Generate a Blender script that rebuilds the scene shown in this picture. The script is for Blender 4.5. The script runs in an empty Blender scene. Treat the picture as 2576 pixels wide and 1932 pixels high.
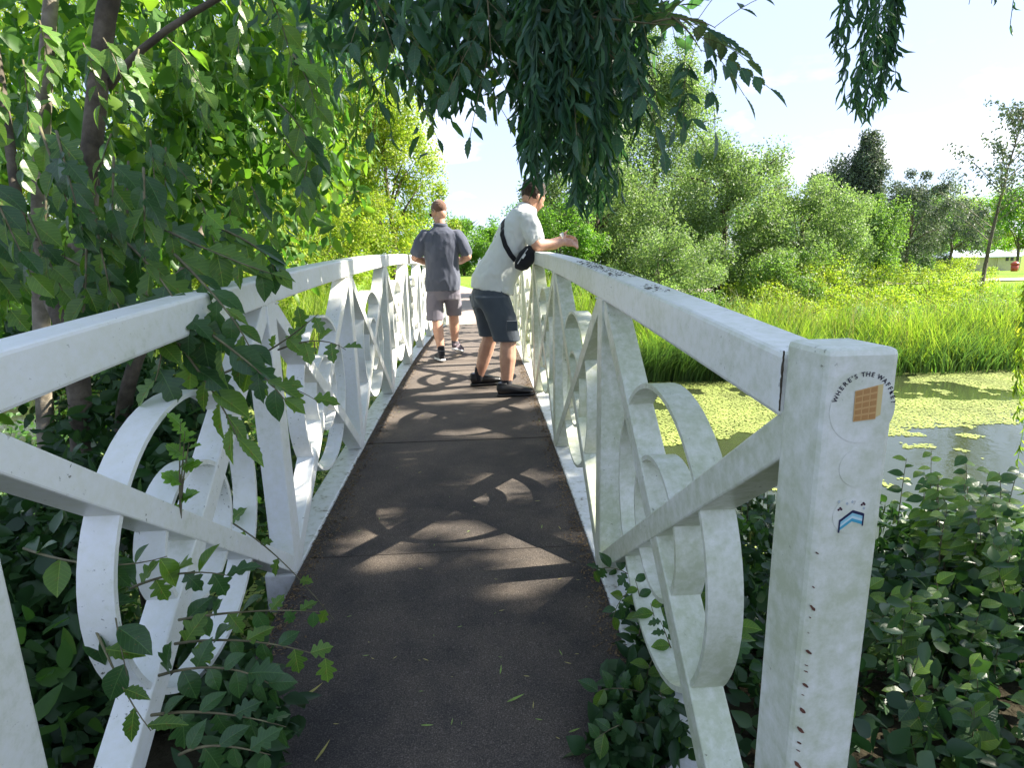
import bpy, bmesh, math, random
import numpy as np
from mathutils import Vector, Matrix, Euler
random.seed(7)
RNG = np.random.default_rng(11)
R = math.radians
scene = bpy.context.scene
COL = scene.collection
# ------------------------------------------------------------------ camera
CAM_YAW, CAM_PITCH, CAM_ROLL = R(2.9717), R(12.0123), R(-1.2242)
cam_data = bpy.data.cameras.new("camera")
cam = bpy.data.objects.new("camera", cam_data)
COL.objects.link(cam)
_r = Vector((math.cos(CAM_YAW), -math.sin(CAM_YAW), 0))
_h = Vector((math.sin(CAM_YAW), math.cos(CAM_YAW), 0))
_z = Vector((0, 0, 1))
_f = _h * math.cos(CAM_PITCH) - _z * math.sin(CAM_PITCH)
_u = _h * math.sin(CAM_PITCH) + _z * math.cos(CAM_PITCH)
c_, s_ = math.cos(CAM_ROLL), math.sin(CAM_ROLL)
CX = _r * c_ + _u * s_
CU = _u * c_ - _r * s_
cam.matrix_world = Matrix(((CX.x, CU.x, -_f.x, 0), (CX.y, CU.y, -_f.y, 0), (CX.z, CU.z, -_f.z, 0), (0, 0, 0, 1)))
cam_data.sensor_width = 36.0
cam_data.lens = 36.0 * 1420.15 / 2576.0
cam_data.clip_start = 0.05
cam_data.clip_end = 3000
scene.camera = cam
# ------------------------------------------------------------------ world, sun, exposure
SUN_EL, SUN_AZ = R(41), R(4)            # azimuth from +X towards +Y
world = bpy.data.worlds.new("World"); scene.world = world; world.use_nodes = True
wn = world.node_tree.nodes; wl = world.node_tree.links
wn.clear()
sky = wn.new("ShaderNodeTexSky"); sky.sky_type = 'NISHITA'; sky.sun_disc = False
sky.sun_elevation = SUN_EL; sky.sun_rotation = R(90) - SUN_AZ
sky.air_density = 1.0; sky.dust_density = 0.7; sky.ozone_density = 1.0
tc = wn.new("ShaderNodeTexCoord")
mp = wn.new("ShaderNodeMapping"); mp.inputs['Scale'].default_value = (1.0, 1.0, 2.6); mp.inputs['Location'].default_value = (0.35, 0.1, 0.0)
nz = wn.new("ShaderNodeTexNoise"); nz.inputs['Scale'].default_value = 4.2; nz.inputs['Detail'].default_value = 9; nz.inputs['Roughness'].default_value = 0.55
rp = wn.new("ShaderNodeValToRGB"); rp.color_ramp.elements[0].position = 0.54; rp.color_ramp.elements[1].position = 0.64
rp.color_ramp.elements[0].color = (0, 0, 0, 1); rp.color_ramp.elements[1].color = (1, 1, 1, 1)
sx = wn.new("ShaderNodeSeparateXYZ")
lo = wn.new("ShaderNodeMapRange"); lo.inputs[1].default_value = 0.30; lo.inputs[2].default_value = 0.08
mu = wn.new("ShaderNodeMath"); mu.operation = 'MULTIPLY'
mx = wn.new("ShaderNodeMixRGB"); mx.inputs[2].default_value = (3.4, 3.5, 3.7, 1)
hz = wn.new("ShaderNodeMixRGB"); hz.inputs[0].default_value = 0.84; hz.inputs[2].default_value = (1.22, 1.42, 2.08, 1)
bg = wn.new("ShaderNodeBackground"); bg.inputs[1].default_value = 0.15
wo = wn.new("ShaderNodeOutputWorld")
wl.new(tc.outputs['Generated'], mp.inputs[0]); wl.new(mp.outputs[0], nz.inputs['Vector']); wl.new(nz.outputs[0], rp.inputs[0])
wl.new(tc.outputs['Generated'], sx.inputs[0]); wl.new(sx.outputs[2], lo.inputs[0])
wl.new(rp.outputs[0], mu.inputs[0]); wl.new(lo.outputs[0], mu.inputs[1])
wl.new(sky.outputs[0], hz.inputs[1]); wl.new(hz.outputs[0], mx.inputs[1])
wl.new(mu.outputs[0], mx.inputs[0]); wl.new(mx.outputs[0], bg.inputs[0]); wl.new(bg.outputs[0], wo.inputs[0])
sund = bpy.data.lights.new("sun", 'SUN'); sund.energy = 4.6; sund.angle = R(0.53); sund.color = (1.0, 0.93, 0.82)
sun = bpy.data.objects.new("sun", sund); COL.objects.link(sun)
_sd = Vector((math.cos(SUN_EL) * math.cos(SUN_AZ), math.cos(SUN_EL) * math.sin(SUN_AZ), math.sin(SUN_EL)))
sun.rotation_euler = _sd.to_track_quat('Z', 'Y').to_euler()
vs = scene.view_settings
scene.display_settings.display_device = 'sRGB'
vs.view_transform = 'Standard'; vs.look = 'None'; vs.gamma = 1.0; vs.use_curve_mapping = False
vs.exposure = 2.0
scene.render.engine = 'CYCLES'
scene.cycles.max_bounces = 8; scene.cycles.transmission_bounces = 4; scene.cycles.transparent_max_bounces = 8
scene.cycles.use_denoising = True
scene.cycles.sample_clamp_indirect = 6.0

# ------------------------------------------------------------------ helpers
def tag(o, label=None, cat=None, group=None, kind=None):
    if label: o['label'] = label
    if cat: o['category'] = cat
    if group: o['group'] = group
    if kind: o['kind'] = kind
    return o
def empty(name, loc, label=None, cat=None, group=None):
    o = bpy.data.objects.new(name, None); COL.objects.link(o); o.location = loc
    o.empty_display_size = 0.1
    return tag(o, label, cat, group)
def link(name, me, mat=None, parent=None, loc=None, rot=None, scale=None):
    """parts are given in world coordinates; a parent at P gets them shifted by -P"""
    o = bpy.data.objects.new(name, me); COL.objects.link(o)
    if mat is not None and len(me.materials) == 0:
        for m in (mat if isinstance(mat, (list, tuple)) else [mat]): me.materials.append(m)
    if loc is not None: o.location = loc
    if rot is not None: o.rotation_euler = rot
    if scale is not None: o.scale = scale
    if parent is not None:
        o.parent = parent
        o.matrix_parent_inverse = Matrix.Translation(-world_loc(parent))
    return o
def world_loc(o):
    # every Empty is unrotated, every part of a part sits at the origin
    if o.parent is None: return Vector(o.location)
    return Vector(o.location) if o.data is not None else Vector(o.location)
class MB:
    def __init__(s): s.v = []; s.f = []; s.m = []
    def add(s, vs, fs, mi=0):
        b = len(s.v); s.v += [tuple(v) for v in vs]; s.f += [tuple(b + i for i in f) for f in fs]; s.m += [mi] * len(fs)
    def box(s, x0, x1, y0, y1, z0, z1, mi=0):
        s.add([(x0,y0,z0),(x1,y0,z0),(x1,y1,z0),(x0,y1,z0),(x0,y0,z1),(x1,y0,z1),(x1,y1,z1),(x0,y1,z1)],
              [(0,3,2,1),(4,5,6,7),(0,1,5,4),(1,2,6,5),(2,3,7,6),(3,0,4,7)], mi)
    def bar(s, p0, p1, side, t, mi=0, cut=None):
        """bar whose section is spanned by 'side' (vector, from inner face outwards) and thickness t in the p-plane"""
        p0 = Vector(p0); p1 = Vector(p1); side = Vector(side); d = (p1 - p0).normalized(); n = d.cross(side).normalized() * (t / 2)
        vs = []
        for p in (p0, p1): vs += [p - n, p - n + side, p + n + side, p + n]
        s.add(vs, [(0,1,2,3),(4,7,6,5),(0,4,5,1),(1,5,6,2),(2,6,7,3),(3,7,4,0)], mi)
    def tube(s, pts, rad, n=8, mi=0, cap=True):
        pts = [Vector(p) for p in pts]; rings = []
        if not isinstance(rad, (list, tuple)): rad = [rad] * len(pts)
        ref = Vector((0.31, 0.17, 0.93)); b = len(s.v)
        for i, p in enumerate(pts):
            d = (pts[min(i + 1, len(pts) - 1)] - pts[max(i - 1, 0)]).normalized()
            if abs(d.dot(ref)) > 0.95: ref = Vector((0.9, 0.3, 0.1))
            a = d.cross(ref).normalized(); c = d.cross(a)
            ref = -c if False else ref
            for k in range(n):
                t = 2 * math.pi * k / n
                s.v.append(tuple(p + a * math.cos(t) * rad[i] + c * math.sin(t) * rad[i]))
        for i in range(len(pts) - 1):
            for k in range(n):
                k2 = (k + 1) % n
                s.f.append((b + i*n + k, b + i*n + k2, b + (i+1)*n + k2, b + (i+1)*n + k)); s.m.append(mi)
        if cap:
            s.f.append(tuple(b + k for k in range(n))[::-1]); s.m.append(mi)
            s.f.append(tuple(b + (len(pts)-1)*n + k for k in range(n))); s.m.append(mi)
    def sweep(s, secs, mi=0, closed=False, cap=True):
        b = len(s.v); n = len(secs[0])
        for sec in secs: s.v += [tuple(p) for p in sec]
        m = len(secs)
        for i in range(m if closed else m - 1):
            j = (i + 1) % m
            for k in range(n):
                k2 = (k + 1) % n
                s.f.append((b + i*n + k, b + i*n + k2, b + j*n + k2, b + j*n + k)); s.m.append(mi)
        if cap and not closed:
            s.f.append(tuple(b + k for k in range(n))[::-1]); s.m.append(mi)
            s.f.append(tuple(b + (m-1)*n + k for k in range(n))); s.m.append(mi)
    def mesh(s, name, smooth=False, fix=True):
        me = bpy.data.meshes.new(name); me.from_pydata(s.v, [], s.f)
        if any(s.m): me.polygons.foreach_set('material_index', s.m)
        if smooth: me.polygons.foreach_set('use_smooth', [True] * len(s.f))
        me.update()
        if fix:
            bm = bmesh.new(); bm.from_mesh(me); bmesh.ops.recalc_face_normals(bm, faces=bm.faces); bm.to_mesh(me); bm.free()
        return me
    def build(s, name, mat, parent=None, smooth=False, bevel=0, sharp=None):
        me = s.mesh(name, smooth)
        if sharp: me.set_sharp_from_angle(angle=R(sharp))
        o = link(name, me, mat, parent)
        if bevel:
            bv = o.modifiers.new("bevel", 'BEVEL'); bv.width = bevel; bv.segments = 2; bv.limit_method = 'ANGLE'; bv.angle_limit = R(40)
        return o
def np_mesh(name, V, F, nper, mat, parent=None, smooth=False):
    """V (n,3) float, F flat int array of faces with nper corners each"""
    me = bpy.data.meshes.new(name)
    V = np.asarray(V, np.float32); F = np.asarray(F, np.int32).ravel(); nf = len(F) // nper
    me.vertices.add(len(V)); me.vertices.foreach_set('co', V.ravel())
    me.loops.add(len(F)); me.loops.foreach_set('vertex_index', F)
    me.polygons.add(nf)
    me.polygons.foreach_set('loop_start', np.arange(0, nf * nper, nper, dtype=np.int32))
    me.polygons.foreach_set('loop_total', np.full(nf, nper, np.int32))
    if smooth: me.polygons.foreach_set('use_smooth', np.ones(nf, bool))
    me.update(calc_edges=True); me.validate()
    return link(name, me, mat, parent)
def cr(P, n=5):
    """smooth curve through all points"""
    P = [Vector(p) for p in P]; P = [P[0] * 2 - P[1]] + P + [P[-1] * 2 - P[-2]]; out = []
    for i in range(1, len(P) - 2):
        a, b, c, d = P[i - 1:i + 3]
        for k in range(n):
            t = k / n; out.append(.5 * ((2 * b) + (c - a) * t + (2 * a - 5 * b + 4 * c - d) * t * t + (-a + 3 * b - 3 * c + d) * t ** 3))
    return out + [P[-2]]
# value noise for numpy
def vnoise(P, seed=0):
    P = np.asarray(P, float); i = np.floor(P).astype(np.int64); f = P - i; f = f * f * (3 - 2 * f); out = 0
    D = P.shape[1]
    for c in range(2 ** D):
        w = 1.0; h = np.full(len(P), seed * 7919 + 13, np.int64)
        for d in range(D):
            b = (c >> d) & 1
            w = w * (f[:, d] if b else 1 - f[:, d])
            h = (h ^ ((i[:, d] + b) * (73856093, 19349663, 83492791)[d])) * 2654435761 % 4294967296
        h = (h ^ (h >> 13)) * 1274126177 % 4294967296
        out = out + w * ((h & 65535) / 65535.0)
    return out
def fbm(P, seed=0, oct=4):
    P = np.asarray(P, float); a = 0.5; o = 0; t = 0
    for k in range(oct):
        o = o + a * vnoise(P * 2 ** k, seed + k); t += a; a *= 0.5
    return o / t
def smooth(x, a, b):
    t = np.clip((np.asarray(x, float) - a) / (b - a), 0, 1); return t * t * (3 - 2 * t)
# leaves
T_FOLD = (np.array([(0,0,0),(.38,.5,.10),(1,0,-.12),(.38,-.5,.10)]), [(0,2,1),(0,3,2)], 3)
T_LANCE = (np.array([(0,0,0),(.3,0,.02),(.68,0,-.01),(1,0,-.10),(.28,.45,.09),(.66,.40,.07),(.28,-.45,.09),(.66,-.40,.07)]),
           [(0,1,4),(1,2,5),(1,5,4),(2,3,5),(0,6,1),(1,7,2),(1,6,7),(2,7,3)], 3)
def _ovate():
    ts = [0, .14, .34, .58, .80, 1.0]; ws = [0, .34, .50, .42, .22, 0]; v = [(t, 0, -.10 * t * t) for t in ts]; f = []
    for sg in (1, -1):
        b = len(v); v += [(t + .02, sg * w, -.10 * t * t + .16 * w) for t, w in zip(ts[1:-1], ws[1:-1])]
        q = [0, b, b + 1, b + 2, b + 3, 5]
        for i in range(5):
            m0, m1, o0, o1 = i, i + 1, q[i], q[i + 1]
            for tri in ((m0, o1, m1), (m0, o0, o1)):
                if len(set(tri)) == 3: f.append(tri if sg < 0 else tri[::-1])
    return (np.array(v), f, 3)
T_OVATE = _ovate()
def leaf_np(name, P, D, N, L, W, mat, parent=None, tmpl=T_FOLD):
    tv, tf, npf = tmpl
    P = np.asarray(P, float); D = D / (np.linalg.norm(D, axis=1, keepdims=True) + 1e-9)
    S = np.cross(N, D); S /= (np.linalg.norm(S, axis=1, keepdims=True) + 1e-9); U = np.cross(D, S)
    n = len(P); L = np.broadcast_to(L, n)[:, None, None]; W = np.broadcast_to(W, n)[:, None, None]
    V = P[:, None, :] + L * tv[None, :, 0:1] * D[:, None, :] + W * tv[None, :, 1:2] * S[:, None, :] + L * tv[None, :, 2:3] * U[:, None, :]
    k = len(tv)
    F = np.asarray(tf)[None] + (np.arange(n) * k)[:, None, None]
    return np_mesh(name, V.reshape(-1, 3), F, npf, mat, parent)
def rdir(n, up=0.0, rng=RNG):
    v = rng.normal(size=(n, 3)); v[:, 2] += up
    return v / np.linalg.norm(v, axis=1, keepdims=True)
# ------------------------------------------------------------------ materials
def mat_new(name):
    m = bpy.data.materials.new(name); m.use_nodes = True; n = m.node_tree.nodes; n.clear()
    return m, n, m.node_tree.links
def ramp(n, stops):
    r = n.new("ShaderNodeValToRGB"); e = r.color_ramp.elements
    while len(e) < len(stops): e.new(0.5)
    for i, (p, c) in enumerate(stops): e[i].position = p; e[i].color = (*c, 1)
    return r
def leaf_mat(name, cols, trans=0.4, rough=0.5, tcol=None, spec=0.35):
    m, n, l = mat_new(name)
    g = n.new("ShaderNodeNewGeometry"); r = ramp(n, [(i / max(1, len(cols) - 1), c) for i, c in enumerate(cols)])
    l.new(g.outputs['Random Per Island'], r.inputs[0])
    p = n.new("ShaderNodeBsdfPrincipled"); p.inputs['Roughness'].default_value = rough; p.inputs['Specular IOR Level'].default_value = spec
    t = n.new("ShaderNodeBsdfTranslucent"); mxs = n.new("ShaderNodeMixShader"); mxs.inputs[0].default_value = trans
    mul = n.new("ShaderNodeMixRGB"); mul.blend_type = 'MULTIPLY'; mul.inputs[0].default_value = 1; mul.inputs[2].default_value = (*(tcol or (2.0, 2.2, 0.9)), 1)
    tn = n.new("ShaderNodeTexNoise"); tn.inputs['Scale'].default_value = 1.7; tn.inputs['Detail'].default_value = 3
    tcn = n.new("ShaderNodeTexCoord"); l.new(tcn.outputs['Object'], tn.inputs['Vector'])
    hs = n.new("ShaderNodeHueSaturation"); mr = n.new("ShaderNodeMapRange"); mr.inputs[1].default_value = .3; mr.inputs[2].default_value = .7; mr.inputs[3].default_value = .72; mr.inputs[4].default_value = 1.3
    l.new(tn.outputs[0], mr.inputs[0]); l.new(mr.outputs[0], hs.inputs['Value']); l.new(r.outputs[0], hs.inputs['Color'])
    l.new(hs.outputs[0], p.inputs['Base Color']); l.new(hs.outputs[0], mul.inputs[1]); l.new(mul.outputs[0], t.inputs[0])
    o = n.new("ShaderNodeOutputMaterial"); l.new(p.outputs[0], mxs.inputs[1]); l.new(t.outputs[0], mxs.inputs[2]); l.new(mxs.outputs[0], o.inputs[0])
    return m
def simple_mat(name, col, rough=0.6, noise=None, bump=0.0, bscale=60, spec=0.5, metal=0, coord='Object'):
    """noise = (scale, [(pos, colour)...])"""
    m, n, l = mat_new(name)
    p = n.new("ShaderNodeBsdfPrincipled"); p.inputs['Base Color'].default_value = (*col, 1); p.inputs['Roughness'].default_value = rough
    p.inputs['Specular IOR Level'].default_value = spec; p.inputs['Metallic'].default_value = metal
    t = n.new("ShaderNodeTexCoord")
    if noise:
        z = n.new("ShaderNodeTexNoise"); z.inputs['Scale'].default_value = noise[0]; z.inputs['Detail'].default_value = 8; z.inputs['Roughness'].default_value = 0.62
        l.new(t.outputs[coord], z.inputs['Vector']); r = ramp(n, noise[1]); l.new(z.outputs[0], r.inputs[0]); l.new(r.outputs[0], p.inputs['Base Color'])
    if bump:
        z2 = n.new("ShaderNodeTexNoise"); z2.inputs['Scale'].default_value = bscale; z2.inputs['Detail'].default_value = 5
        l.new(t.outputs[coord], z2.inputs['Vector']); b = n.new("ShaderNodeBump"); b.inputs['Strength'].default_value = bump; b.inputs['Distance'].default_value = 0.01
        l.new(z2.outputs[0], b.inputs['Height']); l.new(b.outputs[0], p.inputs['Normal'])
    o = n.new("ShaderNodeOutputMaterial"); l.new(p.outputs[0], o.inputs[0])
    return m
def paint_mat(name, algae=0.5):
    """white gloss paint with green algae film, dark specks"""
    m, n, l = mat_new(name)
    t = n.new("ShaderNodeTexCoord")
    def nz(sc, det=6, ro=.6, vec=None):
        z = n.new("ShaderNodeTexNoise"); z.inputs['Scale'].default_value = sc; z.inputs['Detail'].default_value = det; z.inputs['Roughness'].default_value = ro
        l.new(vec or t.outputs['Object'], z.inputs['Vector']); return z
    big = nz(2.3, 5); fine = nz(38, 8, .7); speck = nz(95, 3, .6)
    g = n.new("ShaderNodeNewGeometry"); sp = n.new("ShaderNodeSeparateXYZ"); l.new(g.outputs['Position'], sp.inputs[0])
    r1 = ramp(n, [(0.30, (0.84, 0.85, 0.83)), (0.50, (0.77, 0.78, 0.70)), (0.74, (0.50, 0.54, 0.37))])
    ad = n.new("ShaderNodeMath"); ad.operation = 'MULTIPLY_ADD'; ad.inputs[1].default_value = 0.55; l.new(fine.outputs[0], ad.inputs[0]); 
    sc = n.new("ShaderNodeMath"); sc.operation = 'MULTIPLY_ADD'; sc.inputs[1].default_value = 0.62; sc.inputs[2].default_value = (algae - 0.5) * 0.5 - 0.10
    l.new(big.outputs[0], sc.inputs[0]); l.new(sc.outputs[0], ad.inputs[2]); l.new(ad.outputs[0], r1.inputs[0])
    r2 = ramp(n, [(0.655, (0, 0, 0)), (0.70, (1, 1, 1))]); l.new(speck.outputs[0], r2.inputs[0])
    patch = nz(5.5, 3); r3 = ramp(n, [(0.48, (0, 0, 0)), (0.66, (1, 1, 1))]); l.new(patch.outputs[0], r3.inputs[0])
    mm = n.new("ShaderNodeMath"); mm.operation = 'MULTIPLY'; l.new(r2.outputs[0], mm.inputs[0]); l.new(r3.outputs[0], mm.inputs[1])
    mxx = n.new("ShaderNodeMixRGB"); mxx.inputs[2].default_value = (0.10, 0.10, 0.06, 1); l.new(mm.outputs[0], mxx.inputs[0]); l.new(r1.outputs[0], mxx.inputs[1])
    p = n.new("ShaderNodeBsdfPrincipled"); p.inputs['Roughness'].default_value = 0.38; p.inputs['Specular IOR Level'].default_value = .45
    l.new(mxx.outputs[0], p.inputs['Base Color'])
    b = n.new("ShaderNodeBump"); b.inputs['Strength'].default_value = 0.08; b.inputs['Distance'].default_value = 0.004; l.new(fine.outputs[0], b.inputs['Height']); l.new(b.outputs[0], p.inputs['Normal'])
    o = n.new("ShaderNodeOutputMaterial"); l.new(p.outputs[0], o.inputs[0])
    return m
M = {}
M['paint_l'] = paint_mat("white_paint_clean", 0.36)
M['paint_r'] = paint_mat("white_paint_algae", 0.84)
M['paint_m'] = paint_mat("white_paint_mild", 0.55)
M['paint_dirty'] = simple_mat("white_paint_grimy", (.7,.7,.65), 0.5, (24, [(.45,(.78,.78,.74)),(.60,(.66,.66,.58)),(.68,(.25,.21,.15)),(.78,(.12,.09,.06))]), .1)
M['rust'] = simple_mat("rust_chip", (.10,.035,.02), 0.8, (80, [(.3,(.05,.02,.015)),(.7,(.16,.06,.03))]))
M['bark_d'] = simple_mat("bark_dark", (.09,.07,.05), 0.9, (9, [(.3,(.035,.028,.02)),(.5,(.10,.08,.055)),(.72,(.20,.17,.12))]), .9, 28)
M['bark_l'] = simple_mat("bark_light", (.25,.22,.17), 0.9, (7, [(.3,(.10,.085,.06)),(.5,(.26,.22,.16)),(.72,(.42,.38,.30))]), .8, 24)
M['twig'] = simple_mat("twig", (.13,.12,.06), 0.8, (20, [(.3,(.07,.06,.03)),(.7,(.20,.18,.09))]))
G = leaf_mat
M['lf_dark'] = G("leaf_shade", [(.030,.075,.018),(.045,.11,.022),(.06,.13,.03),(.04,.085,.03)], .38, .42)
M['lf_mid'] = G("leaf_mid", [(.07,.16,.025),(.11,.22,.035),(.09,.18,.035),(.15,.24,.04)], .45, .45)
M['lf_near'] = G("leaf_near", [(.035,.095,.02),(.06,.145,.025),(.09,.19,.03),(.17,.26,.035)], .42, .40)
M['lf_fresh'] = G("leaf_fresh", [(.10,.24,.03),(.14,.30,.05)], .42, .42)
M['lf_lime'] = G("leaf_lime", [(.16,.25,.03),(.22,.29,.035),(.28,.30,.05),(.12,.21,.03)], .42, .5)
M['lf_willow'] = G("leaf_willow_grey", [(.13,.21,.075),(.17,.25,.09),(.21,.27,.12),(.10,.16,.05)], .35, .5, (1.7,1.9,1.0))
M['lf_bush'] = G("leaf_bush", [(.10,.18,.055),(.13,.22,.06),(.16,.24,.08),(.08,.15,.04)], .38, .5, (1.8,2.0,.8))
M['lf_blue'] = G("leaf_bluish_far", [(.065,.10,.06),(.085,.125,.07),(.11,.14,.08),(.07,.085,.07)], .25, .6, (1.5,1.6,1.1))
M['lf_strand'] = G("leaf_willow_strand", [(.035,.090,.060),(.050,.120,.065),(.075,.155,.070)], .36, .42, (1.7,2.0,.9))
M['lf_reed'] = G("reed_blade", [(.13,.22,.03),(.19,.28,.04),(.27,.31,.07),(.09,.17,.03)], .42, .45, (1.6,1.8,.7))
M['lf_reed2'] = G("rush_blade", [(.05,.11,.03),(.08,.16,.045),(.12,.19,.06),(.04,.08,.025)], .35, .4, (1.6,1.8,.8))
M['lf_dead'] = G("leaf_fallen", [(.45,.42,.10),(.38,.33,.10),(.50,.48,.18)], .2, .6, (1,1,1))
M['lf_shade'] = G("leaf_ivy_shade", [(.016,.045,.016),(.026,.068,.022),(.045,.095,.032)], .25, .38)  # ivy green; on the bank bushes its darkness paints in their shade

def vein_mat(name, c1, c2, trans, rough, tcol):
    """leaf with pale midrib and side veins; leaf lies along its own +X, one unit long"""
    m, n, l = mat_new(name); t = n.new("ShaderNodeTexCoord"); sp = n.new("ShaderNodeSeparateXYZ"); l.new(t.outputs['Object'], sp.inputs[0]); oi = n.new("ShaderNodeObjectInfo")
    def M_(op, a, b=None):
        k = n.new("ShaderNodeMath"); k.operation = op
        for i, v in enumerate((a, b)):
            if v is None: continue
            if isinstance(v, (int, float)): k.inputs[i].default_value = v
            else: l.new(v, k.inputs[i])
        return k.outputs[0]
    ay = M_('ABSOLUTE', sp.outputs[1]); rib = M_('LESS_THAN', ay, .011)
    fr = M_('FRACT', M_('MULTIPLY', M_('SUBTRACT', sp.outputs[0], M_('MULTIPLY', ay, .8)), 8.5)); side = M_('MULTIPLY', M_('LESS_THAN', fr, .11), .55); v = M_('MAXIMUM', rib, side)
    z = n.new("ShaderNodeTexNoise"); z.inputs['Scale'].default_value = 3.5; z.inputs['Detail'].default_value = 5; l.new(t.outputs['Object'], z.inputs['Vector'])
    f = M_('ADD', M_('MULTIPLY', z.outputs[0], .7), M_('MULTIPLY', oi.outputs['Random'], .65)); f2 = M_('SUBTRACT', f, .2)
    mx_ = n.new("ShaderNodeMixRGB"); mx_.inputs[1].default_value = (*c1, 1); mx_.inputs[2].default_value = (*c2, 1); l.new(f2, mx_.inputs[0])
    sp2 = n.new("ShaderNodeTexNoise"); sp2.inputs['Scale'].default_value = 11; l.new(t.outputs['Object'], sp2.inputs['Vector']); spot = M_('MULTIPLY', M_('GREATER_THAN', sp2.outputs[0], .70), .8)
    ms = n.new("ShaderNodeMixRGB"); ms.inputs[2].default_value = (.16,.11,.04,1); l.new(spot, ms.inputs[0]); l.new(mx_.outputs[0], ms.inputs[1])
    mv = n.new("ShaderNodeMixRGB"); mv.inputs[2].default_value = (c2[0] * 2.2, c2[1] * 1.7, c2[2] * 2.2, 1); l.new(M_('MULTIPLY', v, .55), mv.inputs[0]); l.new(ms.outputs[0], mv.inputs[1])
    p = n.new("ShaderNodeBsdfPrincipled"); p.inputs['Roughness'].default_value = rough; p.inputs['Specular IOR Level'].default_value = .5; l.new(mv.outputs[0], p.inputs['Base Color'])
    b = n.new("ShaderNodeBump"); b.inputs['Strength'].default_value = .5; b.inputs['Distance'].default_value = .003; l.new(M_('SUBTRACT', z.outputs[0], v), b.inputs['Height']); l.new(b.outputs[0], p.inputs['Normal'])
    tr = n.new("ShaderNodeBsdfTranslucent"); mu_ = n.new("ShaderNodeMixRGB"); mu_.blend_type = 'MULTIPLY'; mu_.inputs[0].default_value = 1; mu_.inputs[2].default_value = (*tcol, 1); l.new(mv.outputs[0], mu_.inputs[1]); l.new(mu_.outputs[0], tr.inputs[0])
    x = n.new("ShaderNodeMixShader"); x.inputs[0].default_value = trans; l.new(p.outputs[0], x.inputs[1]); l.new(tr.outputs[0], x.inputs[2]); o = n.new("ShaderNodeOutputMaterial"); l.new(x.outputs[0], o.inputs[0]); return m
M['v_near'] = vein_mat("leaf_veined", (.045,.11,.020), (.12,.22,.035), .42, .36, (2.2,2.2,.8))
M['v_dark'] = vein_mat("leaf_veined_dark", (.022,.065,.02), (.05,.12,.032), .30, .34, (2.0,2.2,.9))
M['v_fresh'] = vein_mat("leaf_veined_fresh", (.10,.22,.03), (.16,.31,.05), .42, .42, (2.0,2.1,.8))
M['v_strand'] = vein_mat("leaf_veined_blue", (.030,.080,.055), (.060,.135,.065), .34, .38, (1.7,2.0,.9))
# ================================================================== SETTING
def deck_z(y): return -(1.0272 + 0.0074 * (y - 6.63) ** 2)
Y0, Y1 = 0.765, 12.50
Z_END = deck_z(Y0)          # -1.282
def bank_near(x): return 2.0 + 0.35 * np.sin(x * 0.5 + 1) + 0.02 * np.abs(x)
def bank_far(x):
    x = np.asarray(x, float)
    return 11.2 + 0.35 * np.sin(x * 0.55) - 0.03 * np.clip(x, 0, 12) - smooth(x, 2.2, 3.4) * 0.3
def terrain_z(x, y):
    x = np.asarray(x, float); y = np.asarray(y, float)
    bed = -3.2
    n = bank_near(x); f = bank_far(x)
    zn = -1.31 + (bed + 1.31) * smooth(y, n - 0.9, n + 1.6)
    zf = -1.31 + (bed + 1.31) * smooth(-y, -(f + 1.6), -(f - 1.6))
    z = np.where(y < (n + f) / 2, zn, zf)
    z = np.maximum(z - .62 * smooth(x, 1.4, 3.6) * smooth(y, 9, 11) * (1 - .75 * smooth(y, 23, 46)), bed) - 1.25 * smooth(x, 22, 62) * smooth(y, 38, 84)
    z = z + 0.10 * (fbm(np.stack([x * .25, y * .25], -1).reshape(-1, 2), 5).reshape(z.shape) - 0.5) * smooth(np.hypot(x, y - 6), 9, 16)
    return z
def grid_axis(lo, hi, fine_lo, fine_hi, step, growth=1.16):
    a = list(np.arange(fine_lo, fine_hi, step)); s = step
    while a[-1] < hi: s *= growth; a.append(a[-1] + s)
    s = step; b = [fine_lo]
    while b[0] > lo: s *= growth; b.insert(0, b[0] - s)
    return np.array(b[:-1] + a)
gx = grid_axis(-700, 700, -9, 16, 0.3); gy = grid_axis(-60, 1400, -2, 20, 0.3)
XX, YY = np.meshgrid(gx, gy); ZZ = terrain_z(XX, YY)
nx, ny = len(gx), len(gy); ii, jj = np.meshgrid(np.arange(nx - 1), np.arange(ny - 1)); q = (jj * nx + ii).ravel()
gm, n, l = mat_new("ground_grass_soil")
g = n.new("ShaderNodeNewGeometry"); z1 = n.new("ShaderNodeTexNoise"); z1.inputs['Scale'].default_value = 0.35; z1.inputs['Detail'].default_value = 10; z1.inputs['Roughness'].default_value = .7
l.new(g.outputs['Position'], z1.inputs['Vector'])
rg = ramp(n, [(.35, (.11,.20,.022)), (.5, (.16,.27,.03)), (.65, (.21,.31,.04))]); l.new(z1.outputs[0], rg.inputs[0])
soil = n.new("ShaderNodeRGB"); soil.outputs[0].default_value = (.035, .03, .018, 1)
sp = n.new("ShaderNodeSeparateXYZ"); l.new(g.outputs['Position'], sp.inputs[0])
mr = n.new("ShaderNodeMapRange"); mr.inputs[1].default_value = 12.0; mr.inputs[2].default_value = 13.2; l.new(sp.outputs[1], mr.inputs[0])
mxg = n.new("ShaderNodeMixRGB"); l.new(mr.outputs[0], mxg.inputs[0]); l.new(soil.outputs[0], mxg.inputs[1]); l.new(rg.outputs[0], mxg.inputs[2])
p = n.new("ShaderNodeBsdfPrincipled"); p.inputs['Roughness'].default_value = .95; p.inputs['Specular IOR Level'].default_value = .1; l.new(mxg.outputs[0], p.inputs['Base Color'])
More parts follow.
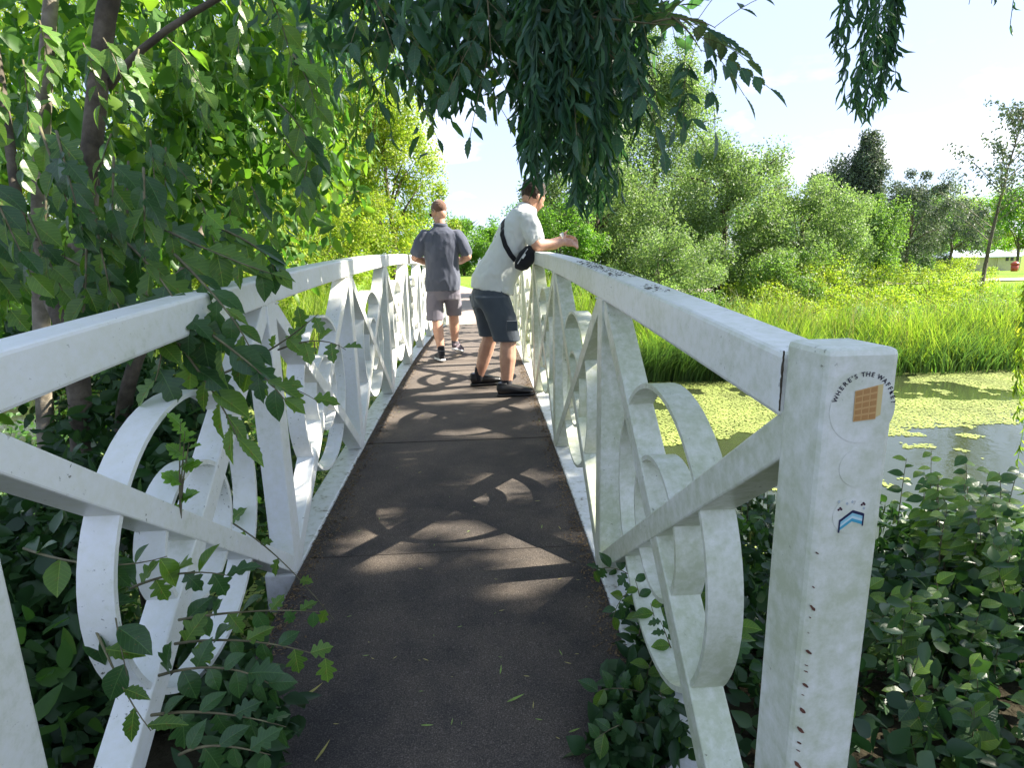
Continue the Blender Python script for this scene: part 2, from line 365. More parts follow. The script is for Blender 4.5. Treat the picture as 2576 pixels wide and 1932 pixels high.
z2 = n.new("ShaderNodeTexNoise"); z2.inputs['Scale'].default_value = 30; z2.inputs['Detail'].default_value = 4; l.new(g.outputs['Position'], z2.inputs['Vector'])
b = n.new("ShaderNodeBump"); b.inputs['Strength'].default_value = .9; b.inputs['Distance'].default_value = .03; l.new(z2.outputs[0], b.inputs['Height']); l.new(b.outputs[0], p.inputs['Normal'])
o = n.new("ShaderNodeOutputMaterial"); l.new(p.outputs[0], o.inputs[0])
ground = np_mesh("ground", np.stack([XX, YY, ZZ], -1).reshape(-1, 3), np.stack([q, q + 1, q + nx + 1, q + nx], -1), 4, gm, smooth=True); tag(ground, kind='structure')
# water
WZ = -2.28
wm, n, l = mat_new("river_water")
p = n.new("ShaderNodeBsdfPrincipled"); p.inputs['Base Color'].default_value = (.035, .045, .02, 1); p.inputs['Roughness'].default_value = .04; p.inputs['IOR'].default_value = 1.33; p.inputs['Specular IOR Level'].default_value = .7
g = n.new("ShaderNodeNewGeometry"); z = n.new("ShaderNodeTexNoise"); z.inputs['Scale'].default_value = 7; z.inputs['Detail'].default_value = 4; l.new(g.outputs['Position'], z.inputs['Vector'])
b = n.new("ShaderNodeBump"); b.inputs['Strength'].default_value = .22; b.inputs['Distance'].default_value = .01; l.new(z.outputs[0], b.inputs['Height']); l.new(b.outputs[0], p.inputs['Normal'])
o = n.new("ShaderNodeOutputMaterial"); l.new(p.outputs[0], o.inputs[0])
wb = MB(); wb.add([(-70, .5, WZ), (70, .5, WZ), (70, 14, WZ), (-70, 14, WZ)], [(0, 1, 2, 3)])
water = wb.build("water", wm); tag(water, kind='structure')
# duckweed: small cells of a floating mat kept where a noise field is high
cs = 0.034
dx = np.arange(-6, 15, cs); dy = np.arange(2.6, 11.6, cs); DX, DY = np.meshgrid(dx, dy); P2 = np.stack([DX.ravel(), DY.ravel()], -1)
P2 = P2 + RNG.normal(size=P2.shape) * cs * .25
fld = fbm(P2 * np.array([.42, .80]), 31, 5) * .75 + fbm(P2 * 3.2, 9, 3) * .25
near_open = 0.16 * smooth(-P2[:, 1], -6.6, -4.6) * smooth(P2[:, 0], 1.0, 3.0) + .16 * smooth(-P2[:, 1], -5.2, -3.6)
keep = (fld - near_open > 0.420) & (P2[:, 1] < bank_far(P2[:, 0]) + .2)
P2 = P2[keep]; k = len(P2); h = cs * .66 * RNG.uniform(.7, 1.3, k)
a = RNG.uniform(0, 6.28, k); cs_, sn_ = np.cos(a) * h, np.sin(a) * h; zz = WZ + .004 + RNG.uniform(0, .006, k)
V = np.stack([np.stack([P2[:, 0] + u, P2[:, 1] + v, zz + dz], -1) for u, v, dz in ((cs_, sn_, 0), (-sn_, cs_, .002), (-cs_, -sn_, 0), (sn_, -cs_, .002))], 1)
dwm = G("duckweed_leaf", [(.23,.28,.06),(.25,.31,.07),(.29,.33,.09),(.21,.26,.06)], .10, .75, (1.2,1.4,.7))
dw = np_mesh("duckweed", V.reshape(-1, 3), np.arange(4 * k), 4, dwm); tag(dw, "yellow green duckweed mat floating in patches on the river", "duckweed", kind='stuff')
# paths
pm = simple_mat("path_gravel_tarmac", (.33,.27,.23), .95, (3.5, [(.3,(.26,.21,.18)),(.7,(.40,.33,.28))]), .4, 90)
def ribbon(name, pts, w, mat, dz=.006, lift=None):
    vs, fs = [], []
    for i, (x, y) in enumerate(pts):
        a, b_ = pts[max(i - 1, 0)], pts[min(i + 1, len(pts) - 1)]
        t = Vector((b_[0] - a[0], b_[1] - a[1])).normalized(); nn = Vector((-t.y, t.x)) * w / 2
        for s in (1, -1):
            X, Y = x + nn.x * s, y + nn.y * s; vs.append((X, Y, float(terrain_z(X, Y)) + dz if lift is None else lift))
        if i: k = 2 * i; fs.append((k - 2, k - 1, k + 1, k))
    o = MB(); o.add(vs, fs); return tag(o.build(name, mat), kind='structure')
pp = [(-.18 - max(0, (y - 17)) ** 1.6 * .018, y) for y in np.arange(12.55, 60, .5)]
ribbon("path", pp, 1.9, pm, .03)
ribbon("far_path", [(x, 32 + .12 * (x - 8)) for x in np.arange(8, 60, 1.0)], 2.2, pm, .06)
# near footway in front of the bridge
asph, n, l = mat_new("asphalt_speckled")
g = n.new("ShaderNodeNewGeometry"); 
def _n(sc, d=6, ro=.6):
    z = n.new("ShaderNodeTexNoise"); z.inputs['Scale'].default_value = sc; z.inputs['Detail'].default_value = d; z.inputs['Roughness'].default_value = ro; l.new(g.outputs['Position'], z.inputs['Vector']); return z
za, zb = _n(260, 3, .7), _n(3.0, 7)
ra = ramp(n, [(.30, (.034,.030,.026)), (.52, (.072,.064,.056)), (.66, (.15,.135,.115)), (.80, (.36,.33,.30))]); l.new(za.outputs[0], ra.inputs[0])
rb = ramp(n, [(.35, (.62,.62,.65)), (.65, (1.4,1.28,1.15))]); l.new(zb.outputs[0], rb.inputs[0])
mm = n.new("ShaderNodeMixRGB"); mm.blend_type = 'MULTIPLY'; mm.inputs[0].default_value = 1; l.new(ra.outputs[0], mm.inputs[1]); l.new(rb.outputs[0], mm.inputs[2])
sp = n.new("ShaderNodeSeparateXYZ"); l.new(g.outputs['Position'], sp.inputs[0])
# paler surface towards the far half of the bridge
mr = n.new("ShaderNodeMapRange"); mr.inputs[1].default_value = 2.5; mr.inputs[2].default_value = 7; l.new(sp.outputs[1], mr.inputs[0])
far_mix = n.new("ShaderNodeMixRGB"); far_mix.inputs[2].default_value = (.20,.165,.14,1); l.new(mm.outputs[0], far_mix.inputs[1])
mf = n.new("ShaderNodeMath"); mf.operation = 'MULTIPLY'; mf.inputs[1].default_value = .55; l.new(mr.outputs[0], mf.inputs[0]); l.new(mf.outputs[0], far_mix.inputs[0])
p = n.new("ShaderNodeBsdfPrincipled"); p.inputs['Roughness'].default_value = .88; p.inputs['Specular IOR Level'].default_value = .3; l.new(far_mix.outputs[0], p.inputs['Base Color'])
b = n.new("ShaderNodeBump"); b.inputs['Strength'].default_value = .7; b.inputs['Distance'].default_value = .004; l.new(za.outputs[0], b.inputs['Height']); l.new(b.outputs[0], p.inputs['Normal'])
o = n.new("ShaderNodeOutputMaterial"); l.new(p.outputs[0], o.inputs[0]); M['asphalt'] = asph
fw = MB(); fw.box(-.78, .44, -3.0, Y0 - .004, Z_END - .25, Z_END - .004); tag(fw.build("footpath", asph), kind='structure')

# ================================================================== BRIDGE
bridge = empty("footbridge", (-.17, Y0, Z_END), "white painted steel footbridge with arched handrails and crossed braces over the river", "footbridge")
LI, RI, WD = -.7577, .4267, .090        # inner faces of the two railings, member depth
PITCH = 1.305
# deck panels with recessed joints
yj = [Y0, 2.180, 3.485, 4.79, 6.095, 7.40, 8.705, 10.01, 11.315, Y1]
for i in range(len(yj) - 1):
    a, b_ = yj[i] + .004, yj[i + 1] - .004
    secs = []
    for k in range(9):
        y = a + (b_ - a) * k / 8; z = deck_z(y) - (0.0025 if i % 2 else 0)
        secs.append([(LI + .001, y, z), (RI - .001, y, z), (RI - .001, y, z - .09), (LI + .001, y, z - .09)])
    m_ = MB(); m_.sweep(secs); m_.build("deck_panel", asph, bridge)
def arc_box(name, x0, x1, zlo, zhi, ya, yb, mat, n=48, bev=.008, parent=None):
    secs = []
    for k in range(n + 1):
        y = ya + (yb - ya) * k / n; z = deck_z(y)
        secs.append([(x0, y, z + zlo), (x1, y, z + zlo), (x1, y, z + zhi), (x0, y, z + zhi)])
    m_ = MB(); m_.sweep(secs); return m_.build(name, mat, parent or bridge, bevel=bev)
RT, RB = 1.150, 1.055                   # handrail top / bottom above the deck
def ring(name, x0, x1, yc, zc, r, t, mat, n=60, slope=0.0):
    secs = []
    for k in range(n):
        a = 2 * math.pi * k / n; c, s = math.cos(a), math.sin(a)
        pt = lambda rr, x: (x, yc + rr * c, zc + rr * s + slope * rr * c)
        secs.append([pt(r, x0), pt(r, x1), pt(r - t, x1), pt(r - t, x0)])
    m_ = MB(); m_.sweep(secs, closed=True); o = m_.build(name, mat, bridge, smooth=True, sharp=35)
    return o
for side, xi, sg, yoff in (('L', LI, -1, .085), ('R', RI, 1, 0.0)):
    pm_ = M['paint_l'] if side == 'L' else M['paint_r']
    pt_ = M['paint_m']
    nodes = [.715 + yoff + PITCH * k for k in range(10)]
    lo_, hi_ = sorted((xi, xi + sg * WD))
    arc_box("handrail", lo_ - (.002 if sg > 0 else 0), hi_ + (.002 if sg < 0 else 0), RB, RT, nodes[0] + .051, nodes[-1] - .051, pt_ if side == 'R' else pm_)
    # bottom beam on which the railing stands, grimy white
    x0, x1 = sorted((xi + sg * .002, xi + sg * .125))
    arc_box("edge_beam", x0, x1, -.16, .006, (nodes[0] - .04) if side == 'R' else 2.06, nodes[-1] + .04, M['paint_dirty'])
    for k, yn in enumerate(nodes):
        zb_ = deck_z(yn)
        if 0 < k < 9:
            m_ = MB(); m_.box(lo_, hi_, yn - .042, yn + .042, zb_ + .006, deck_z(yn) + RB + .012); m_.build("post", pm_, bridge, bevel=.005)
        else:
            m_ = MB(); ys, ye = yn - .05, yn + .05
            zt = zb_ + 1.175; ch = .010
            xo = xi + sg * .093; a0, a1 = sorted((xi, xo))
            m_.box(a0, a1, ys, ye, zb_ - .35, zt)
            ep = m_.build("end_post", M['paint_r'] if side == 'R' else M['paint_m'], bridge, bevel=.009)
            if side == 'R' and k == 0: end_post = ep
        if k < 9:
            ya, yb = yn + .02, nodes[k + 1] - .02
            za, zb2 = deck_z(ya), deck_z(yb)
            t = .062
            for q_, (p0, p1) in enumerate((((ya, za + RB + .0), (yb, zb2 + .03)), ((ya, za + .03), (yb, zb2 + RB)))):
                off = (.003 + .002 * q_) * sg
                m_ = MB(); m_.bar((xi + off, *p0), (xi + off, *p1), (sg * (WD - .008 - .003 * q_), 0, 0), t); m_.build("diagonal_brace", pm_, bridge, bevel=.004)
            yc = (ya + yb) / 2; zc = deck_z(yc) + .54; sl = (zb2 - za) / (yb - ya)
            o1, o2 = sorted((xi + sg * .010, xi + sg * (WD - .006)))
            ring("outer_ring", o1, o2, yc, zc, .375, .013, pm_, slope=sl); ring("inner_ring", o1, o2, yc, zc, .185, .012, pm_, 44, slope=sl)
# dirt lodged in the joint of the near right post and handrail, weld beads at the railing nodes
gr = random.Random(8); grm = simple_mat("joint_dirt", (.06,.05,.03), .95)
zs_ = [-.128 - .0046 * k for k in range(20)]; pl = [(.7655 - gr.uniform(.0004, .0014), z) for z in zs_] + [(.7655 + gr.uniform(.0002, .0016) + (.0026 * gr.random() if 3 < k < 12 else 0), z) for k, z in list(enumerate(zs_))[::-1]]
n_ = len(pl); m_ = MB(); m_.add([(RI - .0029, y_, z_) for y_, z_ in pl] + [(RI - .0010, y_, z_) for y_, z_ in pl], [tuple(range(n_)), tuple(range(2 * n_ - 1, n_ - 1, -1))] + [(k, k + n_, (k + 1) % n_ + n_, (k + 1) % n_) for k in range(n_)]); m_.build("joint_dirt", grm, bridge)
for side, xi, sg, yoff in (('L', LI, -1, .085), ('R', RI, 1, 0.0)):
    for k in range(1, 6):
        yn = .715 + yoff + PITCH * k
        for s_y in (-1, 1):
            m_ = MB(); z_ = deck_z(yn) + RB; m_.tube([(xi + sg * .001, yn + s_y * (.042 + .012 * t), z_ - .001 + .001 * (t % 2)) for t in range(0, 4)], .0032, 6); m_.build("weld_bead", M['paint_m'], bridge, smooth=True)
# rust chips along the corner of the near right post
rr = random.Random(3); RUST = []
for (zc, hh, ww) in ((-.385,.0035,.005),(-.435,.003,.004),(-.466,.009,.007),(-.481,.002,.003),(-.505,.002,.003),(-.535,.007,.009),(-.556,.0022,.006),(-.566,.003,.007),(-.588,.008,.009),(-.604,.002,.005),(-.630,.009,.009),(-.662,.013,.009),(-.684,.004,.008),(-.697,.003,.007),(-.722,.016,.010),(-.755,.005,.008)):
    cx0 = RI + .0068 + ww * .5; RUST.append([(cx0 + ww * .5 * math.cos(a_) * rr.uniform(.75, 1.15) - hh * .25 * math.sin(a_), zc + hh * .5 * math.sin(a_) * rr.uniform(.7, 1.2) - ww * .22 * math.cos(a_)) for a_ in [2 * math.pi * k / 9 for k in range(9)]])
# stickers on the camera-facing face of the near right post (plane y = .665)
YS = .665
def flat(name, pts, mat, y, parent):
    """pts (x,z) polygon, 0.3 mm thick, facing -y"""
    n_ = len(pts); m_ = MB()
    m_.add([(x, y, z) for x, z in pts] + [(x, y + .0003, z) for x, z in pts], [tuple(range(n_)), tuple(range(2 * n_ - 1, n_ - 1, -1))] + [(k, k + n_, (k + 1) % n_ + n_, (k + 1) % n_) for k in range(n_)])
    return m_.build(name, mat, parent)
def disc(cx, cz, rx, rz=None, n=28, a0=0): rz = rz or rx; return [(cx + rx * math.cos(a0 + 2 * math.pi * k / n), cz + rz * math.sin(a0 + 2 * math.pi * k / n)) for k in range(n)]
for pl in RUST: flat("rust_chip", pl, M['rust'], .6637, end_post)
C = lambda nm, c, r=.45: simple_mat(nm, c, r)
st_blue = C("sticker_pale_blue", (.66,.69,.66), .4); st_film = C("sticker_film", (.57,.61,.52), .35); ink = C("ink_dark", (.012,.010,.03), .4)
waf = simple_mat("waffle_print", (.55,.33,.12), .5); waf2 = C("waffle_cell_print", (.42,.22,.07)); waf_s = C("waffle_side_print", (.62,.50,.22)); red = C("red_print", (.42,.05,.04)); yel = C("yellow_print", (.55,.45,.10)); wht = C("white_print", (.8,.82,.84))
teal = C("teal_print", (.05,.33,.45)); teal2 = C("teal_pale_print", (.25,.52,.58)); navy = C("navy_print", (.01,.015,.06)); club = C("club_print", (.05,.01,.025)); grey = C("grey_print", (.40,.46,.46))
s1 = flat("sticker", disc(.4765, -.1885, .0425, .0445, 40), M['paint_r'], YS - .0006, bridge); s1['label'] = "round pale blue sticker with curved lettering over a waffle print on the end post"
def letter(ch, x, z, rot, size, parent, mat):
    cu = bpy.data.curves.new("t", 'FONT'); cu.body = ch; cu.size = size; cu.align_x = 'CENTER'; cu.align_y = 'CENTER'; cu.offset = size * .018; cu.extrude = .0001
    to = bpy.data.objects.new("t", cu); COL.objects.link(to); dg = bpy.context.evaluated_depsgraph_get(); me = bpy.data.meshes.new_from_object(to.evaluated_get(dg))
    bpy.data.objects.remove(to); bpy.data.curves.remove(cu)
    me.transform(Matrix.Translation((x, YS - .0011, z)) @ Matrix.Rotation(-rot, 4, 'Y') @ Matrix.Rotation(R(90), 4, 'X'))
    me.materials.clear(); return link("letter", me, mat, parent)
txt = "WHERE'S THE WAFFLE?"; wid = dict(W=1.25, H=1, E=.92, R=1, S=.92, T=.88, A=1, F=.86, L=.82); wid["'"] = .4; wid[' '] = .5; wid['?'] = .8
tot = sum(wid[c] for c in txt); acc = 0; A0, A1 = R(170), R(4)
for ch in txt:
    a = A0 + (A1 - A0) * (acc + wid[ch] / 2) / tot; acc += wid[ch]
    if ch != ' ': letter(ch, .4772 + .0385 * math.cos(a), -.1862 + .0425 * math.sin(a), a - R(90), .0083, s1, ink)
def wq(u, v):  # waffle plane coordinates
    a = (.4660 + .0285 * u - .0012 * v, -.2045 + .0400 * v + .0065 * u * (0.4 + .6 * v)); return a
flat("waffle_side", [wq(.9, .02), wq(1.22, .10), wq(1.24, 1.0), wq(.95, 1.0)], waf_s, YS - .0010, s1)
flat("waffle_slab", [wq(-.02, 0), wq(1, 0), wq(1, 1), wq(-.02, 1)], waf, YS - .0014, s1)
for i in range(3):
    for j in range(5):
        u0, v0 = i / 3 + .035, j / 5 + .03
        flat("waffle_cell", [wq(u0, v0), wq(u0 + .26, v0), wq(u0 + .26, v0 + .14), wq(u0, v0 + .14)], waf2, YS - .0018, s1)
flat("speck", disc(.5115, -.1675, .0016, .0019, 10), ink, YS - .0018, bridge)
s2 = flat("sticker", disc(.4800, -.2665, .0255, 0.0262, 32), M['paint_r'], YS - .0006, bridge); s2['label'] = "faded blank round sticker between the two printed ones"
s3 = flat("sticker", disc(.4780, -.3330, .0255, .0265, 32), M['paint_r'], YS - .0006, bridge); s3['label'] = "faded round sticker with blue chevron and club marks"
def band(z0, z1, mat, y): flat("chevron_band", [(.4630, -.3415 + z0), (.4787, -.3290 + z0), (.4938, -.3340 + z0), (.4938, -.3340 + z1), (.4787, -.3290 + z1), (.4630, -.3415 + z1)], mat, y, s3)
band(.0035, -.0005, navy, YS - .0010); band(-.0005, -.0045, teal2, YS - .0010); band(-.0045, -.0080, C("pale_print", (.50,.66,.66)), YS - .0010); band(-.0080, -.0125, teal, YS - .0010)
flat("chevron_edge", [(.4928, -.3305), (.4946, -.3311), (.4946, -.3485), (.4928, -.3480)], navy, YS - .0014, s3)
flat("chevron_edge", [(.4612, -.3385), (.4632, -.3375), (.4632, -.3570), (.4612, -.3570)], navy, YS - .0014, s3)
for cx, cz in ((.4610, -.3235), (.4918, -.3178)):
    for ox, oz in ((-.0018, -.0008), (.0018, -.0004), (.0002, .0016)): flat("club_mark", disc(cx + ox, cz + oz, .0015, n=9), club, YS - .0010 - .0001 * (ox > 0) - .0002 * (oz > 0), s3)
for cx, cz in ((.4590, -.3130), (.4700, -.3160), (.4770, -.3140), (.4935, -.3235)): flat("faint_mark", disc(cx, cz, .0016, .0020, 8), grey, YS - .0010, s3)
# ================================================================== VEGETATION
def at(px, py, y):
    """point of the vertical plane y = const seen at a pixel of the 2576 px wide photograph"""
    v = CX * ((px - 1288) / 1420.15) - CU * ((py - 966) / 1420.15) + _f
    return Vector(v) * (y / v.y)
def crown_points(n, c, r, rng, clumps=60, csz=.28, shell=.55, low=-1.0, bumps=.35, zs=1.0):
    """points in an uneven ellipsoidal crown made of overlapping clumps"""
    c = np.array(c, float); r = np.array(r, float)
    d = rng.normal(size=(clumps, 3)); d /= np.linalg.norm(d, axis=1, keepdims=True)
    d[:, 2] = np.where(d[:, 2] < low, -d[:, 2], d[:, 2])
    rad = (shell + (1 - shell) * rng.random(clumps)) * (1 + bumps * (rng.random(clumps) - .5))
    cc = c + d * rad[:, None] * r
    idx = rng.integers(0, clumps, n); s = csz * (.6 + .8 * rng.random(clumps)) * min(r.mean(), 1.35 * min(r[0], r[1]))
    off = rng.normal(size=(n, 3)); off /= np.linalg.norm(off, axis=1, keepdims=True); off *= (rng.random(n) ** .45)[:, None]
    P = cc[idx] + off * s[idx][:, None] * np.array([1, 1, zs])
    N = off * .6 + (P - c) / r * .7
    return P, N
def tree(name, label, cat, x, y, H, Rx, mat, n=8000, leaf=.10, trunk_r=.12, base=None, crown_lo=.15, clumps=60, csz=.26, group=None, bark='bark_d', seed=1, Ry=None, droop=0.0, wfac=.55, limbs=6, shell=.5, top=1.0):
    rng = np.random.default_rng(seed); z0 = float(terrain_z(x, y)) if base is None else base
    root = empty(name, (x, y, z0), label, cat, group); H = H + max(0, -1.33 - z0)
    rnd = random.Random(seed); lo = z0 + H * crown_lo; cz = (lo + z0 + H) / 2; rz = (z0 + H - lo) / 2; Ry = Ry or Rx
    m_ = MB(); pts = [(x, y, z0 - .1)]; k = 6
    for i in range(1, k + 1): pts.append((x + rnd.uniform(-.05, .05) * Rx, y + rnd.uniform(-.05, .05) * Rx, z0 + (H * .86) * i / k))
    m_.tube(pts, [trunk_r * (1 - .8 * (i / k)) for i in range(k + 1)], 7); m_.build("trunk", M[bark], root, smooth=True)
    for i in range(limbs):
        h = rnd.uniform(.25, .7); a = 2 * math.pi * i / limbs + rnd.uniform(-.4, .4); L = rnd.uniform(.55, .85); zb = z0 + H * h
        bp = Vector((x, y, zb)); e = Vector((x + math.cos(a) * Rx * L, y + math.sin(a) * Ry * L, min(z0 + H * .9, zb + H * rnd.uniform(.1, .3))))
        mid = bp.lerp(e, .5) + Vector((0, 0, H * .03)); m_ = MB(); m_.tube([bp, mid, e], [trunk_r * .45, trunk_r * .28, trunk_r * .08], 5); m_.build("limb", M[bark], root, smooth=True)
    P, N = crown_points(n, (x, y, cz), (Rx, Ry, rz), rng, clumps, csz, shell)
    if top != 1.0:   # taper towards the top
        t = np.clip((P[:, 2] - lo) / (2 * rz), 0, 1.1); f_ = 1 - (1 - top) * t; P[:, 0] = x + (P[:, 0] - x) * f_; P[:, 1] = y + (P[:, 1] - y) * f_
    P = P[P[:, 2] > z0 + .1]; N = N[:len(P)] if len(N) == len(P) else rdir(len(P), .2, rng)
    D = rdir(len(P), -droop, rng); N = N + rng.normal(size=N.shape) * .45 + np.array([0, 0, .35])
    L = leaf * rng.uniform(.6, 1.3, len(P))
    leaf_np("crown", P, D, N, L, L * wfac, M[mat], root)
    return root
def bush_mass(name, label, cat, boxes, mat, n, leaf, seed=1, group=None, kind=None, wfac=.55, stems=True):
    """low shrub as overlapping leaf clumps; boxes = (cx,cy,cz,rx,ry,rz)"""
    rng = np.random.default_rng(seed); z0 = min(b[2] - b[5] for b in boxes); root = empty(name, (boxes[0][0], boxes[0][1], z0), label, cat, group)
    tot = sum(b[3] * b[5] for b in boxes); Ps, Ns = [], []
    for b in boxes:
        k = int(n * b[3] * b[5] / tot); P, N = crown_points(k, b[:3], b[3:], rng, 36, .30, .45); Ps.append(P); Ns.append(N)
    P = np.concatenate(Ps); N = np.concatenate(Ns); D = rdir(len(P), .1, rng); N = N + rng.normal(size=N.shape) * .45 + np.array([0, 0, .35])
    L = leaf * rng.uniform(.6, 1.3, len(P)); leaf_np("foliage", P, D, N, L, L * wfac, M[mat], root)
    if stems:
        for b in boxes:
            for i in range(5):
                m_ = MB(); a = rng.uniform(0, 6.28); m_.tube([(b[0], b[1], b[2] - b[5]), (b[0] + math.cos(a) * b[3] * .3, b[1] + math.sin(a) * b[4] * .3, b[2]), (b[0] + math.cos(a) * b[3] * .7, b[1] + math.sin(a) * b[4] * .7, b[2] + b[5] * .6)], [.03, .02, .008], 5); m_.build("stem", M['twig'], root)
    return root
def blades(name, label, cat, XY, zf, H, W, mat, lean=.35, wind=(.25, -.1), seed=3, segs=3):
    rng = np.random.default_rng(seed); n = len(XY); z0 = zf(XY[:, 0], XY[:, 1]); H = np.broadcast_to(H, n) * rng.uniform(.6, 1.15, n) * (.38 + 1.25 * fbm(XY * 1.1, seed, 3))
    a = rng.uniform(0, 6.28, n); ld = np.stack([np.cos(a), np.sin(a)], -1) * (lean * rng.uniform(.2, 1.3, n))[:, None] + np.array(wind)
    sd = np.stack([-np.sin(a + .7), np.cos(a + .7)], -1); w = np.broadcast_to(W, n) * rng.uniform(.7, 1.3, n)
    rows = []
    for k in range(segs + 1):
        t = k / segs; c = XY + ld * (H * t ** 1.9)[:, None]; z = z0 + H * (t - .30 * np.linalg.norm(ld, axis=1) * t ** 2.6); ww = w * (1 - t ** 1.6) * .5 + .0006
        rows += [np.concatenate([c - sd * ww[:, None], z[:, None]], 1), np.concatenate([c + sd * ww[:, None], z[:, None]], 1)]
    V = np.stack(rows, 1); kk = 2 * (segs + 1)
    F = np.array([[2*k, 2*k+1, 2*k+3, 2*k+2] for k in range(segs)])[None] + (np.arange(n) * kk)[:, None, None]
    o = np_mesh(name, V.reshape(-1, 3), F, 4, mat); return tag(o, label, cat, kind='stuff')
def scatter(n, x0, x1, y0, y1, seed, cond=None):
    rng = np.random.default_rng(seed); P = np.stack([rng.uniform(x0, x1, n), rng.uniform(y0, y1, n)], -1)
    return P if cond is None else P[cond(P[:, 0], P[:, 1])]
tz = lambda x, y: terrain_z(x, y)
tzw = lambda x, y: np.maximum(terrain_z(x, y), WZ - .05)
# ---- far bank reeds and grasses
notbridge = lambda x, y: (x < -1.05) | (x > .75)
xy = scatter(15000, .8, 22, 10.6, 13.2, 21, lambda x, y: notbridge(x, y) & (y > bank_far(x) - .35) & (y < bank_far(x) + 1.9))
blades("reeds", "tall bright green reeds arching over the far river bank", "reeds", xy, tzw, 1.15, .018, M['lf_reed'], .45, (-.12, -.18), 1)
xy = scatter(3800, 1.7, 5.6, 10.3, 11.6, 22, lambda x, y: (y > bank_far(x) - .75) & (y < bank_far(x) + .35))
blades("rushes", "long drooping dark green rushes hanging into the duckweed", "rushes", xy, tzw, 1.05, .016, M['lf_reed2'], .55, (.35, -.45), 2, 4)
xy = scatter(9000, 7, 26, 10.3, 12.6, 23, lambda x, y: (y > bank_far(x) - .7) & (y < bank_far(x) + .9))
blades("sedge", "dark green sedge clumps along the water at the sunlit meadow's edge", "sedge", xy, tzw, .95, .018, M['lf_reed2'], .6, (-.2, -.35), 4, 4)
xy = scatter(30000, 1.0, 34, 12.6, 30, 24, lambda x, y: notbridge(x, y) & (RNG.random(len(x)) < 1.25 - (y - 13) / 24))
blades("meadow_grass", "yellow green meadow grass standing tall behind the reeds", "grass", xy, tz, .34, .030, M['lf_reed'], .35, (-.1, -.1), 5)
xy = scatter(9000, -9, -1.0, 10.8, 15.5, 25, lambda x, y: (y > bank_far(x) - .4))
blades("reeds", "sunlit yellow green reeds seen through the left railing", "reeds", xy, tzw, .85, .022, M['lf_reed'], .4, (.1, -.1), 6)
xy = scatter(12000, -6, 9, 12.6, 40, 26, lambda x, y: (np.abs(x + .18 + np.clip(y - 17, 0, 50) ** 1.6 * .018) > .98) & (RNG.random(len(x)) < 1.3 - (y - 12) / 26))
blades("lawn_grass", "short sunlit lawn grass on both sides of the path", "grass", xy, tz, .10, .016, M['lf_reed'], .4, (0, 0), 7, 2)
xy = scatter(9000, .9, 22, 10.7, 13.4, 28, lambda x, y: notbridge(x, y) & (y > bank_far(x) - .5) & (y < bank_far(x) + 2.0) & (fbm(np.stack([x * .8, y * .8], -1), 44, 2) > .48))
blades("rushes", "darker green rushes mixed into the bright reeds of the far bank", "rushes", xy, tzw, .98, .018, M['lf_reed2'], .55, (.1, -.25), 9, 4)
xy = scatter(1500, .9, 22, 11.2, 14.5, 29, lambda x, y: notbridge(x, y) & (y > bank_far(x)))
blades("dry_stalks", "dry straw coloured stalks standing among the reeds", "grass", xy, tzw, 1.0, .012, M['lf_dead'], .25, (0, -.05), 10)
# ---- low yellow shrubs behind the reeds
bush_mass("shrub", "yellow green shrub in front of the pavilion, left of the sapling", "shrub", [(14.4,21,-1.0,1.7,1.0,1.25),(12.2,20,-1.0,1.7,1.0,1.15)], 'lf_lime', 9000, .085, 41)
bush_mass("shrub", "low lime shrub below the dark conifer's foot", "shrub", [(10.4,18.5,-1.05,2.0,1.2,1.15),(8.6,17.5,-1.3,1.4,1.0,.75)], 'lf_lime', 9500, .08, 42)
bush_mass("shrub", "low pale shrub between the big grey willow and the reeds", "shrub", [(6.5,16.3,-1.45,1.6,.9,.60),(5.0,15.8,-1.5,1.3,.8,.50)], 'lf_bush', 7000, .07, 43)
bush_mass("shrub", "broad yellowish bramble patch between reeds and pavilion", "shrub", [(11.8,16.5,-1.5,1.9,1.2,.65),(14.9,17,-1.55,1.9,1.2,.6),(8.3,15.0,-1.6,1.5,.9,.5)], 'lf_lime', 15000, .075, 45)
bush_mass("shrub", "low green bramble patch behind the dark sedge", "shrub", [(17.3,16.5,-1.6,2.0,1.2,.5),(13.0,14.4,-1.6,1.6,.8,.48),(10.2,13.9,-1.65,1.3,.7,.44)], 'lf_bush', 13000, .07, 46)
bush_mass("shrub", "yellow green shrub around the foot of the staked sapling", "shrub", [(17.3,21,-1.35,1.7,1.1,.75),(20.3,23.5,-1.35,1.9,1.1,.70)], 'lf_lime', 6500, .08, 44)
b_ = at(2425, 690, 34); bush_mass("shrub", "yellowish shrub hiding part of the pavilion's front wall", "shrub", [(b_.x, 34, float(terrain_z(b_.x, 34)) + .55, 1.9, 1.2, .9), (b_.x - 3.4, 34, float(terrain_z(b_.x - 3.4, 34)) + .35, 1.6, 1.2, .7)], 'lf_lime', 9000, .10, 47)
